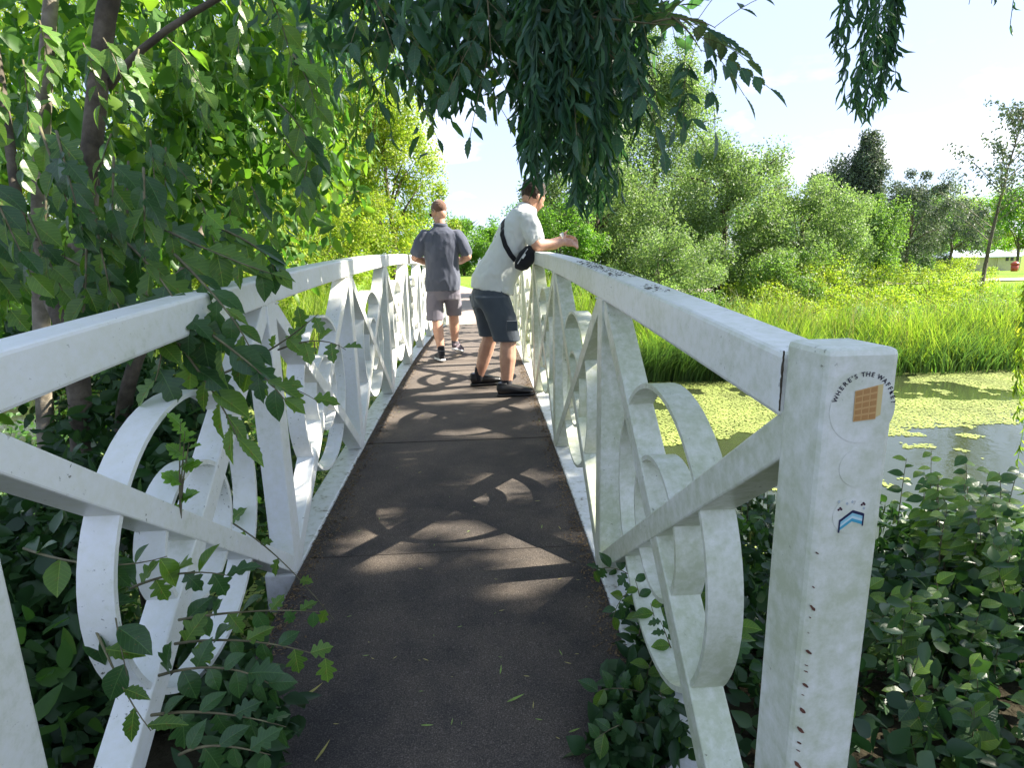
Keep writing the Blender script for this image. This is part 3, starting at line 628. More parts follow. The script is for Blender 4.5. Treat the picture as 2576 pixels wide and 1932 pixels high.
# ---- right bank big willow and its neighbours
G1 = "trees massed on the right far bank"
def ptree(name, label, cat, px, ptop, y, hw, mat, n=20000, leaf=.1, **k):
    """tree whose crown top shows at (px, ptop) and whose half width is hw photo pixels, standing at distance y"""
    a = at(px, ptop, y); z0 = float(terrain_z(a.x, y)); H = a.z - z0
    return tree(name, label, cat, a.x, y, H - max(0, -1.33 - z0), hw / 1420 * y, mat, n, leaf, **k)
ptree("willow_tree", "grey green willow standing nearest to the bridge on the right bank", "tree", 1500, 330, 19.5, 170, 'lf_willow', 46000, .095, trunk_r=.14, group=G1, crown_lo=.06, clumps=90, seed=51, Ry=2.0)
ptree("willow_tree", "tallest pale willow rising behind the grey green one", "tree", 1650, 20, 25, 230, 'lf_willow', 60000, .12, trunk_r=.2, group=G1, crown_lo=.05, clumps=150, csz=.22, seed=52, top=.40)
ptree("broad_tree", "wide rounded tree with dense mid green leaves in the middle of the right bank", "tree", 1830, 345, 20.5, 190, 'lf_willow', 60000, .095, trunk_r=.16, group=G1, crown_lo=.05, clumps=130, csz=.2, seed=53)
ptree("broad_tree", "light green tree at the right end of the big bank thicket", "tree", 2030, 430, 21.5, 150, 'lf_willow', 42000, .095, trunk_r=.16, group=G1, crown_lo=.04, clumps=110, csz=.2, seed=54)
ptree("thicket_bush", "low dark leafy bush at the waterside under the bank trees", "bush", 1660, 560, 17.3, 150, 'lf_willow', 20000, .075, trunk_r=.06, group=G1, crown_lo=.0, clumps=60, seed=55)
ptree("thicket_bush", "small green bush beside the leaning man's rail, left end of the thicket", "bush", 1400, 500, 17.5, 115, 'lf_mid', 20000, .08, trunk_r=.06, group=G1, crown_lo=.0, clumps=60, seed=56)
ptree("thicket_bush", "pale bush at the right foot of the bank thicket", "bush", 1960, 600, 18.5, 110, 'lf_bush', 15000, .08, trunk_r=.06, group=G1, crown_lo=.0, clumps=60, seed=155)
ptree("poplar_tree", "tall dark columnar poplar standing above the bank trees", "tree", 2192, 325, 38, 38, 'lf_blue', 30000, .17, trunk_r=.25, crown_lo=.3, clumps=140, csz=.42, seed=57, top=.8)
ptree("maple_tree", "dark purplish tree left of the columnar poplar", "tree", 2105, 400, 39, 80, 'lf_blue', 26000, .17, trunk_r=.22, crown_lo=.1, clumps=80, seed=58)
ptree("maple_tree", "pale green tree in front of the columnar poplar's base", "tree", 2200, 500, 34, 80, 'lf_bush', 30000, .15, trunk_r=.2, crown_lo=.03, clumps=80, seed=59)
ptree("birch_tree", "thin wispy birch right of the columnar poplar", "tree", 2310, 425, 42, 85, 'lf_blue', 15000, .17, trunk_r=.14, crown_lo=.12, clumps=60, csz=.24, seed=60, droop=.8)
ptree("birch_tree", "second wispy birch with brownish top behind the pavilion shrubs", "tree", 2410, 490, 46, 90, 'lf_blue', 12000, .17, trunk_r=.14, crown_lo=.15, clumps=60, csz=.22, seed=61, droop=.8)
G2 = "trees around the pavilion"
for i, (px_, y, py_, r_, mt, lb) in enumerate(((2215, 60, 560, 3.6, 'lf_bush', "rounded green tree left of the pavilion"), (2300, 70, 575, 3.8, 'lf_bush', "second rounded tree left of the lamp post"),
        (2420, 102, 505, 6.5, 'lf_lime', "broad yellow green tree behind the pavilion roof"), (2530, 98, 490, 6.0, 'lf_lime', "yellow green tree behind the pavilion's right end"),
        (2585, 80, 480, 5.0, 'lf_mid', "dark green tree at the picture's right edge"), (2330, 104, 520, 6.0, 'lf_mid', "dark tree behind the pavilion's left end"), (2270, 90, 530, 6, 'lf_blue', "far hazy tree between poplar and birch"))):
    a_ = at(px_, py_, y); tree("park_tree", lb, "tree", a_.x, y, a_.z - float(terrain_z(a_.x, y)), r_, mt, 15000, .34, .22, group=G2, crown_lo=.16, clumps=50, seed=70 + i)
# ---- background trees past the bridge end
G3 = "trees at the far edge of the lawn"
for i, (x, y, H, r_, mt, lb) in enumerate(((-1.9, 72, 7.5, 3.0, 'lf_mid', "bright bushy tree at the lawn's end just right of the walking man"), (1.8, 76, 6.6, 2.6, 'lf_mid', "lower bushy tree at the lawn's end beside the leaning man"),
        (-6.5, 70, 9, 4, 'lf_mid', "far green tree hidden behind the walking man"), (6, 70, 9, 4, 'lf_mid', "far tree behind the leaning man"), (12, 66, 9, 4.5, 'lf_bush', "far tree beyond the grey willow"),
        (-13, 62, 11, 5, 'lf_mid', "far tree showing through the left foliage"), (34, 75, 9, 6, 'lf_mid', "far dark tree beyond the birches"), (46, 78, 9, 6, 'lf_mid', "far tree beyond the pavilion"), (62, 78, 10, 7, 'lf_mid', "far tree beyond the right edge of the meadow"))):
    tree("lawn_tree", lb, "tree", x, y, H, r_, mt, 10000, .28, .2, group=G3, crown_lo=.0, clumps=50, seed=90 + i, base=float(terrain_z(x, y)))
# ---- sunlit trees behind the left railing
G4 = "sunlit trees behind the left railing"
tree("poplar_tree", "sunlit poplar with round leaves against the sky gap", "tree", -3.1, 21, 7.6, 2.1, 'lf_lime', 34000, .11, .13, group=G4, crown_lo=.03, clumps=90, csz=.22, seed=101)
tree("lime_tree", "yellow green bush behind the walking man's head", "tree", -4.6, 17.0, 4.4, 2.0, 'lf_lime', 34000, .09, .1, group=G4, crown_lo=.0, clumps=80, seed=102)
tree("willow_tree", "bright hanging willow seen over the left handrail", "tree", -6.6, 15.2, 5.6, 2.3, 'lf_lime', 40000, .13, .12, group=G4, crown_lo=.0, clumps=90, seed=103, droop=1.6, wfac=.22)
tree("willow_tree", "tall sunlit willow filling the gaps of the dark foliage", "tree", -9.3, 16.5, 9.5, 3.0, 'lf_lime', 44000, .15, .2, group=G4, crown_lo=.0, clumps=100, seed=104, droop=1.4, wfac=.25)
tree("willow_tree", "second tall sunlit willow further left behind the trunks", "tree", -13.5, 15.0, 10, 3.4, 'lf_lime', 40000, .15, .2, group=G4, crown_lo=.0, clumps=90, seed=105, droop=1.2, wfac=.3)
tree("lime_tree", "high sunlit crown at the top of the left foliage", "tree", -6.2, 23, 12.5, 3.6, 'lf_lime', 40000, .15, .2, group=G4, crown_lo=.2, clumps=100, seed=106)
tree("lime_tree", "leafy bush on the far left bank at water level", "bush", -8.5, 12.8, 2.2, 1.8, 'lf_mid', 12000, .09, .06, group=G4, crown_lo=.0, clumps=50, seed=107)
tree("lime_tree", "shaded bush on the left bank behind the near trunks", "bush", -5.2, 12.5, 1.9, 1.4, 'lf_lime', 10000, .08, .06, group=G4, crown_lo=.0, clumps=50, seed=108)
# ---- young staked tree on the right
SX, SY = 19.8, 21.6
sap = empty("sapling", (SX, SY, float(terrain_z(SX, SY))), "slender young tree with sparse leaves at the right edge of the meadow", "tree")
rnd = random.Random(5); zb = float(terrain_z(SX, SY)); m_ = MB()
m_.tube([(SX, SY, zb), (SX + .10, SY, zb + 2.4), (SX + .35, SY, zb + 4.9), (SX + .75, SY, zb + 7.4)], [.085, .06, .035, .01], 7); m_.build("trunk", M['bark_d'], sap, smooth=True)
LP, LD = [], []
for i in range(34):
    h = rnd.uniform(2.2, 7.0); t = h / 7.4; bx = SX + .75 * t ** 1.6; a = rnd.uniform(0, 6.28); L = (2.9 - 2.5 * (t - .3)) * rnd.uniform(.5, 1.0)
    p0 = Vector((bx, SY, zb + h)); p1 = p0 + Vector((math.cos(a) * L * .5, math.sin(a) * L * .5, L * .45)); p2 = p0 + Vector((math.cos(a) * L, math.sin(a) * L, L * .8))
    m_ = MB(); m_.tube([p0, p1, p2], [.02, .012, .005], 4); m_.build("branch", M['twig'], sap)
    for k in range(60):
        u = rnd.uniform(.15, 1.05); q_ = p0.lerp(p1, u * 2) if u < .5 else p1.lerp(p2, u * 2 - 1); LP.append(q_ + Vector((rnd.gauss(0, .12), rnd.gauss(0, .12), rnd.gauss(0, .10)))); LD.append((rnd.gauss(0, 1), rnd.gauss(0, 1), -.8))
LP = np.array(LP); LD = np.array(LD); leaf_np("crown", LP, LD, rdir(len(LP), .2), RNG.uniform(.10, .17, len(LP)), .08, M['lf_blue'], sap)
st = MB(); st.tube([(SX - .1, SY - .12, zb - .05), (SX - .06, SY - .12, zb + 1.55)], .065, 7); o = st.build("tree_stake", M['bark_d'], None); tag(o, "dark wooden stake beside the young tree's foot", "stake")

# ---- pavilion, lamp post, bin
PVY = 90.0; PVX = at(2443, 680, 90).x; pz = float(terrain_z(PVX, PVY))
pv = empty("pavilion", (PVX, PVY, pz), "low cream park pavilion with pale hipped roof beyond the meadow", "building")
cream = simple_mat("cream_render", (.52,.46,.34), .8, (3, [(.3,(.46,.40,.29)),(.7,(.56,.50,.38))])); roofm = simple_mat("pale_roof", (.55,.60,.70), .5, (2, [(.3,(.50,.55,.66)),(.7,(.60,.65,.74))])); darkw = simple_mat("dark_opening", (.02,.02,.02), .4); shut = simple_mat("shutter_cream", (.48,.46,.28), .6)
W_, D_, HW = 11.6, 5.5, 2.25
m_ = MB(); m_.box(PVX - W_/2 + .5, PVX + W_/2 - .5, PVY - D_/2 + .5, PVY + D_/2 - .5, pz - .2, pz + HW); m_.build("wall", cream, pv)
m_ = MB(); e = .0; x0, x1, y0_, y1_ = PVX - W_/2, PVX + W_/2, PVY - D_/2, PVY + D_/2; zr = pz + HW + 1.15
m_.add([(x0,y0_,pz+HW+.02),(x1,y0_,pz+HW+.02),(x1,y1_,pz+HW+.02),(x0,y1_,pz+HW+.02),(x0+1.9,PVY,zr),(x1-1.9,PVY,zr),(x0,y0_,pz+HW-.12),(x1,y0_,pz+HW-.12),(x1,y1_,pz+HW-.12),(x0,y1_,pz+HW-.12)],
       [(0,1,5,4),(1,2,5),(2,3,4,5),(3,0,4),(0,6,7,1),(1,7,8,2),(2,8,9,3),(3,9,6,0),(9,8,7,6)]); m_.build("roof", roofm, pv)
for k in range(3): m_ = MB(); m_.box(x0 + .8 + k * .95, x0 + 1.65 + k * .95, PVY - D_/2 + .46, PVY - D_/2 + .495, pz + .3, pz + 2.1); m_.build("shutter", shut, pv)
for xx, zz0, zz1 in ((x0 + 3.75, 1.2, 2.1), (x1 - 2.3, 1.55, 2.1), (x1 - 1.5, 1.55, 2.1)):
    m_ = MB(); m_.box(xx, xx + .5, PVY - D_/2 + .46, PVY - D_/2 + .49, pz + zz0, pz + zz1); m_.build("window", darkw, pv)
for k in range(4): m_ = MB(); xx = x0 + .15 + k * (W_ - .3) / 3; m_.box(xx - .06, xx + .06, PVY - D_/2 + .08, PVY - D_/2 + .2, pz - .1, pz + HW - .13); m_.build("post", cream, pv)
ly = 80.0; lx = at(2388, 680, 80).x; lz = float(terrain_z(lx, ly)); lp = empty("lamp_post", (lx, ly, lz), "thin grey lamp post in front of the pavilion roof", "lamp post"); gm_ = simple_mat("grey_steel", (.10,.12,.15), .5)
m_ = MB(); m_.tube([(lx, ly, lz - .1), (lx, ly, lz + 4.1)], [.06, .04], 8); m_.build("pole", gm_, lp, smooth=True)
m_ = MB(); m_.tube([(lx, ly, lz + 4.1), (lx, ly, lz + 4.15), (lx, ly, lz + 4.38), (lx, ly, lz + 4.45)], [.06, .20, .24, .05], 10); m_.build("lamp_head", gm_, lp, smooth=True)
bp_ = at(2548, 700, 62); bz = float(terrain_z(bp_.x, 62)); rb = empty("litter_bin", (bp_.x, 62, bz), "red litter bin at the meadow's right end", "bin"); redp = simple_mat("red_bin_paint", (.40,.06,.03), .4)
m_ = MB(); m_.tube([(bp_.x, 62, bz), (bp_.x, 62, bz + .85)], [.30, .36], 14); m_.build("body", redp, rb, smooth=True)
m_ = MB(); m_.tube([(bp_.x, 62, bz + .86), (bp_.x, 62, bz + 1.0), (bp_.x, 62, bz + 1.2)], [.42, .40, .12], 14); m_.build("lid", redp, rb, smooth=True)
KX, KY = at(2348, 680, 84).x, 84.0
bk = empty("bicycle", (KX, KY, float(terrain_z(KX, KY))), "dark bicycle leaning outside the pavilion's cream shutters", "bicycle"); kz = float(terrain_z(KX, KY)); blk = simple_mat("dark_rubber", (.02,.025,.04), .6)
for dx_ in (-.5, .5):
    secs = [[(KX + dx_ + r__ * math.cos(a_), KY + w_, kz + .34 + r__ * math.sin(a_)) for r__, w_ in ((.34, -.03), (.34, .03), (.28, .03), (.28, -.03))] for a_ in [2 * math.pi * k / 20 for k in range(20)]]
    m_ = MB(); m_.sweep(secs, closed=True); m_.build("wheel", blk, bk)
m_ = MB()
for a_, b_ in (((-.5,.34),(-.15,.85)),((-.15,.85),(.38,.88)),((.38,.88),(.5,.34)),((-.15,.85),(0,.32)),((0,.32),(.38,.88)),((-.5,.34),(0,.32)),((.38,.88),(.34,1.02))): m_.tube([(KX + a_[0], KY, kz + a_[1]), (KX + b_[0], KY, kz + b_[1])], .03, 5)
m_.build("frame", blk, bk); m_ = MB(); m_.box(KX - .3, KX - .04, KY - .08, KY + .08, kz + .88, kz + .94); m_.build("saddle", blk, bk); m_ = MB(); m_.tube([(KX + .34, KY - .25, kz + 1.05), (KX + .34, KY + .25, kz + 1.05)], .02, 5); m_.build("handlebar", blk, bk)
# ================================================================== PEOPLE
skin = simple_mat("skin", (.50,.27,.18), .5, (14, [(.3,(.44,.22,.14)),(.7,(.56,.32,.22))]), .1, 200)
def uvs(m_, c, r, n=14, rot=None):
    c = Vector(c); r = r if isinstance(r, (tuple, list)) else (r, r, r); secs = []
    for i in range(1, n // 2 + 2):
        ph = math.pi * i / (n // 2 + 2); sec = []
        for k in range(n):
            t = 2 * math.pi * k / n; v = Vector((r[0] * math.sin(ph) * math.cos(t), r[1] * math.sin(ph) * math.sin(t), r[2] * math.cos(ph)))
            if rot is not None: v = rot @ v
            sec.append(c + v)
        secs.append(sec)
    m_.sweep(secs)
def limb(m_, pts, rads):
    pts = [Vector(p) for p in pts]
    for i in range(len(pts) - 1):
        a, b_, ra, rb2 = pts[i], pts[i + 1], rads[i], rads[i + 1]; L = (b_ - a).length; k = max(2, int(L / .022))
        m_.tube([a.lerp(b_, j / k) for j in range(k + 1)], [ra + (rb2 - ra) * j / k for j in range(k + 1)], 12)
        uvs(m_, a, ra); 
    uvs(m_, pts[-1], rads[-1])
def loft(m_, secs, n=24, p=2.3):
    """secs = [(centre, half-width vector, half-depth vector)]: superelliptic sections"""
    out = []
    for c, a, b_ in secs:
        c, a, b_ = Vector(c), Vector(a), Vector(b_); s = []
        for k in range(n):
            t = 2 * math.pi * k / n; ct, st = math.cos(t), math.sin(t); s.append(c + a * (abs(ct) ** (2 / p) * (1 if ct > 0 else -1)) + b_ * (abs(st) ** (2 / p) * (1 if st > 0 else -1)))
        out.append(s)
    m_.sweep(out)
def fuse(name, m_, mat, parent, vox=.007, sm=6, wrinkle=0, wscale=9, wdir=None):
    me0 = m_.mesh("tmp"); o = bpy.data.objects.new("tmp", me0); COL.objects.link(o)
    rm = o.modifiers.new("r", 'REMESH'); rm.mode = 'VOXEL'; rm.voxel_size = vox; rm.use_smooth_shade = True
    s = o.modifiers.new("s", 'SMOOTH'); s.factor = .5; s.iterations = sm
    dg = bpy.context.evaluated_depsgraph_get(); dg.update(); me = bpy.data.meshes.new_from_object(o.evaluated_get(dg)); bpy.data.objects.remove(o); me.name = name
    if wrinkle:
        n_ = len(me.vertices); co = np.empty(n_ * 3, np.float32); me.vertices.foreach_get('co', co); no = np.empty(n_ * 3, np.float32); me.vertices.foreach_get('normal', no); co = co.reshape(-1, 3); no = no.reshape(-1, 3)
        q_ = co * np.array(wdir or (1, 1, 1)) * wscale; w = fbm(q_ + 50, 3, 3); w2 = fbm(q_ * 2.3 + 9, 8, 2)
        co = co + no * ((np.clip(np.abs(w - .5) * 7, 0, 1) - .5) * -1.6 * wrinkle + (w2 - .5) * wrinkle * 1.6)[:, None]; me.vertices.foreach_set('co', co.astype(np.float32).ravel())
    me.materials.clear(); me.polygons.foreach_set('use_smooth', np.ones(len(me.polygons), bool)); me.update(); return link(name, me, mat, parent)
def hand(m_, wrist, palm, fdir, thumb, side, curl=.5, s=1.0):
    """palm box loft plus five tapering bent fingers. fdir: finger direction, side: across the palm, thumb: thumb direction, curl bends towards 'palm' normal"""
    w = Vector(wrist); f_, sd, pn = Vector(fdir).normalized(), Vector(side).normalized(), Vector(palm).normalized()
    loft(m_, [(w, sd * .024 * s, pn * .019 * s), (w + f_ * .035 * s, sd * .036 * s, pn * .016 * s), (w + f_ * .085 * s, sd * .040 * s, pn * .013 * s)], 14)
    for i, L in enumerate((.072, .082, .076, .058)):
        b_ = w + f_ * .080 * s + sd * (.030 - .020 * i) * s; d1 = (f_ + pn * curl * .6).normalized(); d2 = (f_ + pn * curl * 2.0).normalized(); d3 = (f_ * .6 + pn * curl * 2.6).normalized()
        p1 = b_ + d1 * L * .45 * s; p2 = p1 + d2 * L * .32 * s; p3 = p2 + d3 * L * .23 * s; limb(m_, [b_, p1, p2, p3], [.0088 * s, .0082 * s, .0075 * s, .0065 * s])
    t0 = w + f_ * .025 * s + sd * .030 * s; td = Vector(thumb).normalized(); t1 = t0 + td * .035 * s; t2 = t1 + (td + f_ * .5).normalized() * .030 * s; limb(m_, [t0, t1, t2], [.013 * s, .010 * s, .0085 * s])
def head_geo(m_, c, fw, up, s=1.0):
    """skull, jaw, nose, ears, brow, lips on a head looking along fw"""
    c = Vector(c); fw = Vector(fw).normalized(); rt = fw.cross(Vector(up)).normalized(); up = rt.cross(fw).normalized(); rot = Matrix((rt, fw, up)).transposed()
    P_ = lambda x, y, z: c + (rt * x + fw * y + up * z) * s
    uvs(m_, P_(0, -.008, .028), (.077 * s, .096 * s, .090 * s), 20, rot)
    loft(m_, [(P_(0, .038, .01), rt * .066 * s, fw * .050 * s), (P_(0, .042, -.035), rt * .058 * s, fw * .050 * s), (P_(0, .046, -.072), rt * .042 * s, fw * .042 * s), (P_(0, .052, -.094), rt * .024 * s, fw * .026 * s)], 20)
    uvs(m_, P_(0, -.03, -.035), (.060 * s, .062 * s, .060 * s), 14, rot)
    limb(m_, [P_(0, .088, .012), P_(0, .102, -.012), P_(0, .108, -.024)], [.010 * s, .012 * s, .014 * s])
    limb(m_, [P_(-.030, .084, .026), P_(0, .090, .028), P_(.030, .084, .026)], [.009 * s, .010 * s, .009 * s])
    limb(m_, [P_(-.020, .090, -.052), P_(0, .096, -.052), P_(.020, .090, -.052)], [.006 * s, .008 * s, .006 * s])
    for sg in (1, -1):
        uvs(m_, P_(sg * .080, -.010, -.008), (.010 * s, .019 * s, .032 * s), 12, rot); uvs(m_, P_(sg * .034, .083, .006), (.012 * s, .008 * s, .009 * s), 10, rot)
    return P_, rot
def hair_geo(P_, rot, s=1.0, thick=.010, low=-.03, crown=0.0):
    m_ = MB(); uvs(m_, P_(0, -.014, .036 + crown), ((.077 + thick) * s, (.094 + thick) * s, (.090 + thick) * s), 24, rot)
    return m_
def cut(o, co, no):
    """remove what lies on the +no side of a plane and close the opening"""
    bm = bmesh.new(); bm.from_mesh(o.data); r = bmesh.ops.bisect_plane(bm, geom=list(bm.verts) + list(bm.edges) + list(bm.faces), plane_co=co, plane_no=no, clear_outer=True); ed = [e for e in r['geom_cut'] if isinstance(e, bmesh.types.BMEdge)]
    try: bmesh.ops.holes_fill(bm, edges=ed, sides=0)
    except Exception: pass
    bm.to_mesh(o.data); bm.free()
def shoe(parent, heel, toe, up_h, mat_u, mat_s, name="shoe", tilt=0.0, w=.048):
    heel, toe = Vector(heel), Vector(toe); d = (toe - heel); L = d.length; d.normalize(); sd = d.cross(Vector((0, 0, 1))).normalized(); up = sd.cross(d).normalized()
    P_ = lambda a, b_, c: heel + d * (a * L) + sd * b_ + up * c
    m_ = MB(); loft(m_, [(P_(t, 0, .034 + h * .5), sd * ww, up * (.018 + h * .5)) for t, ww, h in ((.00, w * .55, .05), (.10, w * .80, .062), (.30, w * .78, .056), (.50, w * .88, .040), (.72, w, .024), (.90, w * .85, .012), (1.0, w * .45, .004))], 18)
    loft(m_, [(P_(.16, 0, .05), d * .058, sd * .036), (P_(.15, 0, .115), d * .046, sd * .036)], 16)
    root = fuse(name, m_, mat_u, parent, .006, 3)
    m_ = MB(); loft(m_, [(P_(t, 0, .013), sd * ww, up * .013) for t, ww in ((-.03, w * .55), (.06, w * .84), (.30, w * .82), (.50, w * .92), (.72, w * 1.06), (.92, w * .86), (1.03, w * .42))], 18); so = fuse("sole", m_, mat_s, root, .006, 1)
    for k in range(4):
        t = .32 + k * .085; m_ = MB(); hh = .070 - k * .010; m_.tube([P_(t, -w * .5, hh - .006), P_(t + .01, 0, hh + .010), P_(t, w * .5, hh - .006)], .0035, 6); m_.build("lace", mat_s if mat_s is not mat_u else mat_u, root, smooth=True)
    return root
def cloth_mat(name, c, c2, rough=.9):
    m, n, l = mat_new(name); t = n.new("ShaderNodeTexCoord"); z = n.new("ShaderNodeTexNoise"); z.inputs['Scale'].default_value = 7; z.inputs['Detail'].default_value = 6; l.new(t.outputs['Object'], z.inputs['Vector'])
    r = ramp(n, [(.3, c), (.7, c2)]); l.new(z.outputs[0], r.inputs[0]); w = n.new("ShaderNodeTexNoise"); w.inputs['Scale'].default_value = 450; w.inputs['Detail'].default_value = 2; l.new(t.outputs['Object'], w.inputs['Vector'])
    b = n.new("ShaderNodeBump"); b.inputs['Strength'].default_value = .35; b.inputs['Distance'].default_value = .002; l.new(w.outputs[0], b.inputs['Height'])
    p = n.new("ShaderNodeBsdfPrincipled"); p.inputs['Roughness'].default_value = rough; p.inputs['Specular IOR Level'].default_value = .2; p.inputs['Sheen Weight'].default_value = .25; l.new(r.outputs[0], p.inputs['Base Color']); l.new(b.outputs[0], p.inputs['Normal'])
    o = n.new("ShaderNodeOutputMaterial"); l.new(p.outputs[0], o.inputs[0]); return m
navy_sh = cloth_mat("slate_polo", (.060,.068,.095), (.080,.088,.12)); greyshort = cloth_mat("mauve_grey_shorts", (.13,.12,.15), (.17,.155,.18)); tee = cloth_mat("grey_tee", (.60,.63,.61), (.68,.70,.68)); dshort = cloth_mat("dark_blue_shorts", (.055,.068,.085), (.075,.090,.11)); black = cloth_mat("black_fabric", (.012,.012,.015), (.02,.02,.025)); blackl = simple_mat("black_leather", (.012,.012,.013), .35); whs = simple_mat("white_rubber", (.75,.75,.74), .5); hair1 = cloth_mat("cropped_hair", (.10,.055,.038), (.19,.105,.07)); hair2 = cloth_mat("dark_brown_hair", (.03,.02,.014), (.06,.04,.028)); blk_gl = simple_mat("black_plastic", (.01,.01,.012), .2)
V3 = Vector
# ---- man walking away, slate polo shirt (feet on the deck near y = 6.1 .. 6.5)
gx_, gy_ = -.405, 6.30
zf_ = deck_z(6.25)
p1 = empty("person", (gx_, gy_, zf_), "man in slate polo shirt and grey shorts walking away across the bridge, head turned left", "person")
W = lambda x, y, z: V3((gx_ + x, gy_ + y, zf_ + z))
m_ = MB()
# legs: left foot planted behind, right foot forward
limb(m_, [W(-.095, -.02, .86), W(-.085, -.06, .47), W(-.060, -.20, .30), W(-.040, -.235, .10)], [.085, .062, .056, .038]) if False else None
limb(m_, [W(-.095, .0, .86), W(-.080, -.06, .48), W(-.068, -.12, .33), W(-.040, -.17, .11)], [.085, .058, .060, .036])
limb(m_, [W(.085, .02, .86), W(.092, .16, .49), W(.095, .175, .34), W(.092, .18, .15)], [.085, .056, .057, .035])
loft(m_, [(W(0, 0, .80), V3((.165, 0, 0)), V3((0, .115, 0))), (W(0, -.005, .92), V3((.170, 0, 0)), V3((0, .12, 0))), (W(0, .01, 1.05), V3((.158, 0, 0)), V3((0, .115, 0))), (W(0, .0, 1.22), V3((.17, 0, 0)), V3((0, .115, 0))), (W(0, -.005, 1.34), V3((.165, 0, 0)), V3((0, .095, 0))), (W(0, .0, 1.42), V3((.09, 0, 0)), V3((0, .06, 0)))], 24)
limb(m_, [W(0, -.005, 1.36), W(-.005, .015, 1.50)], [.062, .058])
for sg in (-1, 1):
    limb(m_, [W(sg * .185, -.005, 1.345), W(sg * (.285 if sg < 0 else .280), -.035, 1.115), W(sg * .19, .16, 1.07), W(sg * .10, .24, 1.13)], [.046, .043, .038, .028])
    hand(m_, W(sg * .10, .24, 1.13), (0, -.1, .6), (-sg * .8, .45, .25), (0, .1, 1), (0, .6, .5), .6, .95)
P1, rot1 = head_geo(m_, W(-.012, .035, 1.590), (-.62, .72, -.30), (0, 0, 1), .98)
fuse("body", m_, skin, p1, .007, 4)
h_ = fuse("hair", hair_geo(P1, rot1, .98, .0035), hair1, p1, .006, 2, .0015, 60); fwv = (rot1 @ V3((0, 1, 0))); upv = (rot1 @ V3((0, 0, 1))); cut(h_, P1(0, .03, .035), (fwv * .75 - upv * .65).normalized()); cut(h_, P1(0, -.05, -.025), -upv)
# polo shirt
m_ = MB()
loft(m_, [(W(.0, -.005, .755), V3((.190, 0, 0)), V3((0, .142, 0))), (W(0, -.005, .85), V3((.195, 0, 0)), V3((0, .145, 0))), (W(0, .0, 1.0), V3((.182, 0, 0)), V3((0, .140, 0))), (W(0, .0, 1.15), V3((.186, 0, 0)), V3((0, .136, 0))), (W(0, -.005, 1.27), V3((.198, 0, 0)), V3((0, .126, 0))), (W(0, -.005, 1.355), V3((.178, 0, 0)), V3((0, .105, 0))), (W(0, 0, 1.415), V3((.105, 0, 0)), V3((0, .078, 0))), (W(0, .004, 1.44), V3((.070, 0, 0)), V3((0, .068, 0)))], 28)
for sg in (-1, 1): limb(m_, [W(sg * .170, -.005, 1.335), W(sg * .215, -.012, 1.27), W(sg * .262, -.028, 1.175)], [.072, .078, .072])
sh = fuse("polo_shirt", m_, navy_sh, p1, .008, 5, .0055, 8, (1.0, 1.0, .50))
for sg in ():  cut(sh, W(sg * .262, -.028, 1.165), V3((sg * .38, -.1, -.9)).normalized())
cut(sh, W(0, 0, .752), V3((0, 0, -1)))
m_ = MB(); secs = []
for k in range(24):
    a = 2 * math.pi * k / 24; c, s = math.cos(a), math.sin(a); secs.append([W(.072 * c, .004 + .070 * s, 1.425), W(.080 * c, .004 + .078 * s, 1.427), W(.074 * c, .006 + .072 * s, 1.468), W(.067 * c, .006 + .065 * s, 1.468)])
m_.sweep(secs, closed=True); m_.build("collar", navy_sh, sh, smooth=True)
# shorts
m_ = MB(); loft(m_, [(W(0, -.002, .66), V3((.175, 0, 0)), V3((0, .128, 0))), (W(0, -.002, .80), V3((.190, 0, 0)), V3((0, .138, 0))), (W(0, 0, .88), V3((.175, 0, 0)), V3((0, .13, 0)))], 24)
loft(m_, [(W(-.095, -.005, .72), V3((.095, 0, 0)), V3((0, .12, 0))), (W(-.098, -.03, .58), V3((.096, 0, 0)), V3((0, .105, 0))), (W(-.098, -.055, .44), V3((.092, 0, 0)), V3((0, .095, 0)))], 20)
loft(m_, [(W(.092, .01, .72), V3((.098, 0, 0)), V3((0, .12, 0))), (W(.10, .08, .58), V3((.092, 0, 0)), V3((0, .105, 0))), (W(.103, .13, .475), V3((.085, 0, 0)), V3((0, .095, 0)))], 20)
fuse("shorts", m_, greyshort, p1, .008, 4, .0035, 9, (1, 1, .5))
m_ = MB(); limb(m_, [W(-.043, -.165, .155), W(-.040, -.172, .09)], [.040, .040]); fuse("sock", m_, black, p1, .006, 2)
m_ = MB(); limb(m_, [W(.092, .178, .175), W(.092, .18, .13)], [.038, .038]); fuse("sock", m_, simple_mat("grey_sock", (.10,.09,.10), .9), p1, .006, 2)
shoe(p1, W(-.025, -.235, .012 + deck_z(6.06) - zf_), W(-.105, .02, .004 + deck_z(6.3) - zf_), .1, black, whs)
shoe(p1, W(.080, .135, .075), W(.160, .385, .008), .1, simple_mat("black_mauve_knit", (.03,.025,.03), .8, (40, [(.40,(.015,.013,.015)),(.62,(.28,.22,.26))])), whs)
m_ = MB()
for sg in (1, -1): m_.sweep([[P1(sg * x, y, z) for x, z in ((.012, .018), (.056, .020), (.058, -.006), (.036, -.020), (.014, -.012))] for y in (.098, .104)])
for sg in (1, -1): m_.tube([P1(sg * .056, .100, .014), P1(sg * .084, .05, .012), P1(sg * .090, -.01, .012), P1(sg * .088, -.028, -.004)], .0030, 6)
m_.tube([P1(-.014, .104, .012), P1(0, .108, .014), P1(.014, .104, .012)], .0025, 6); m_.build("sunglasses", blk_gl, p1)
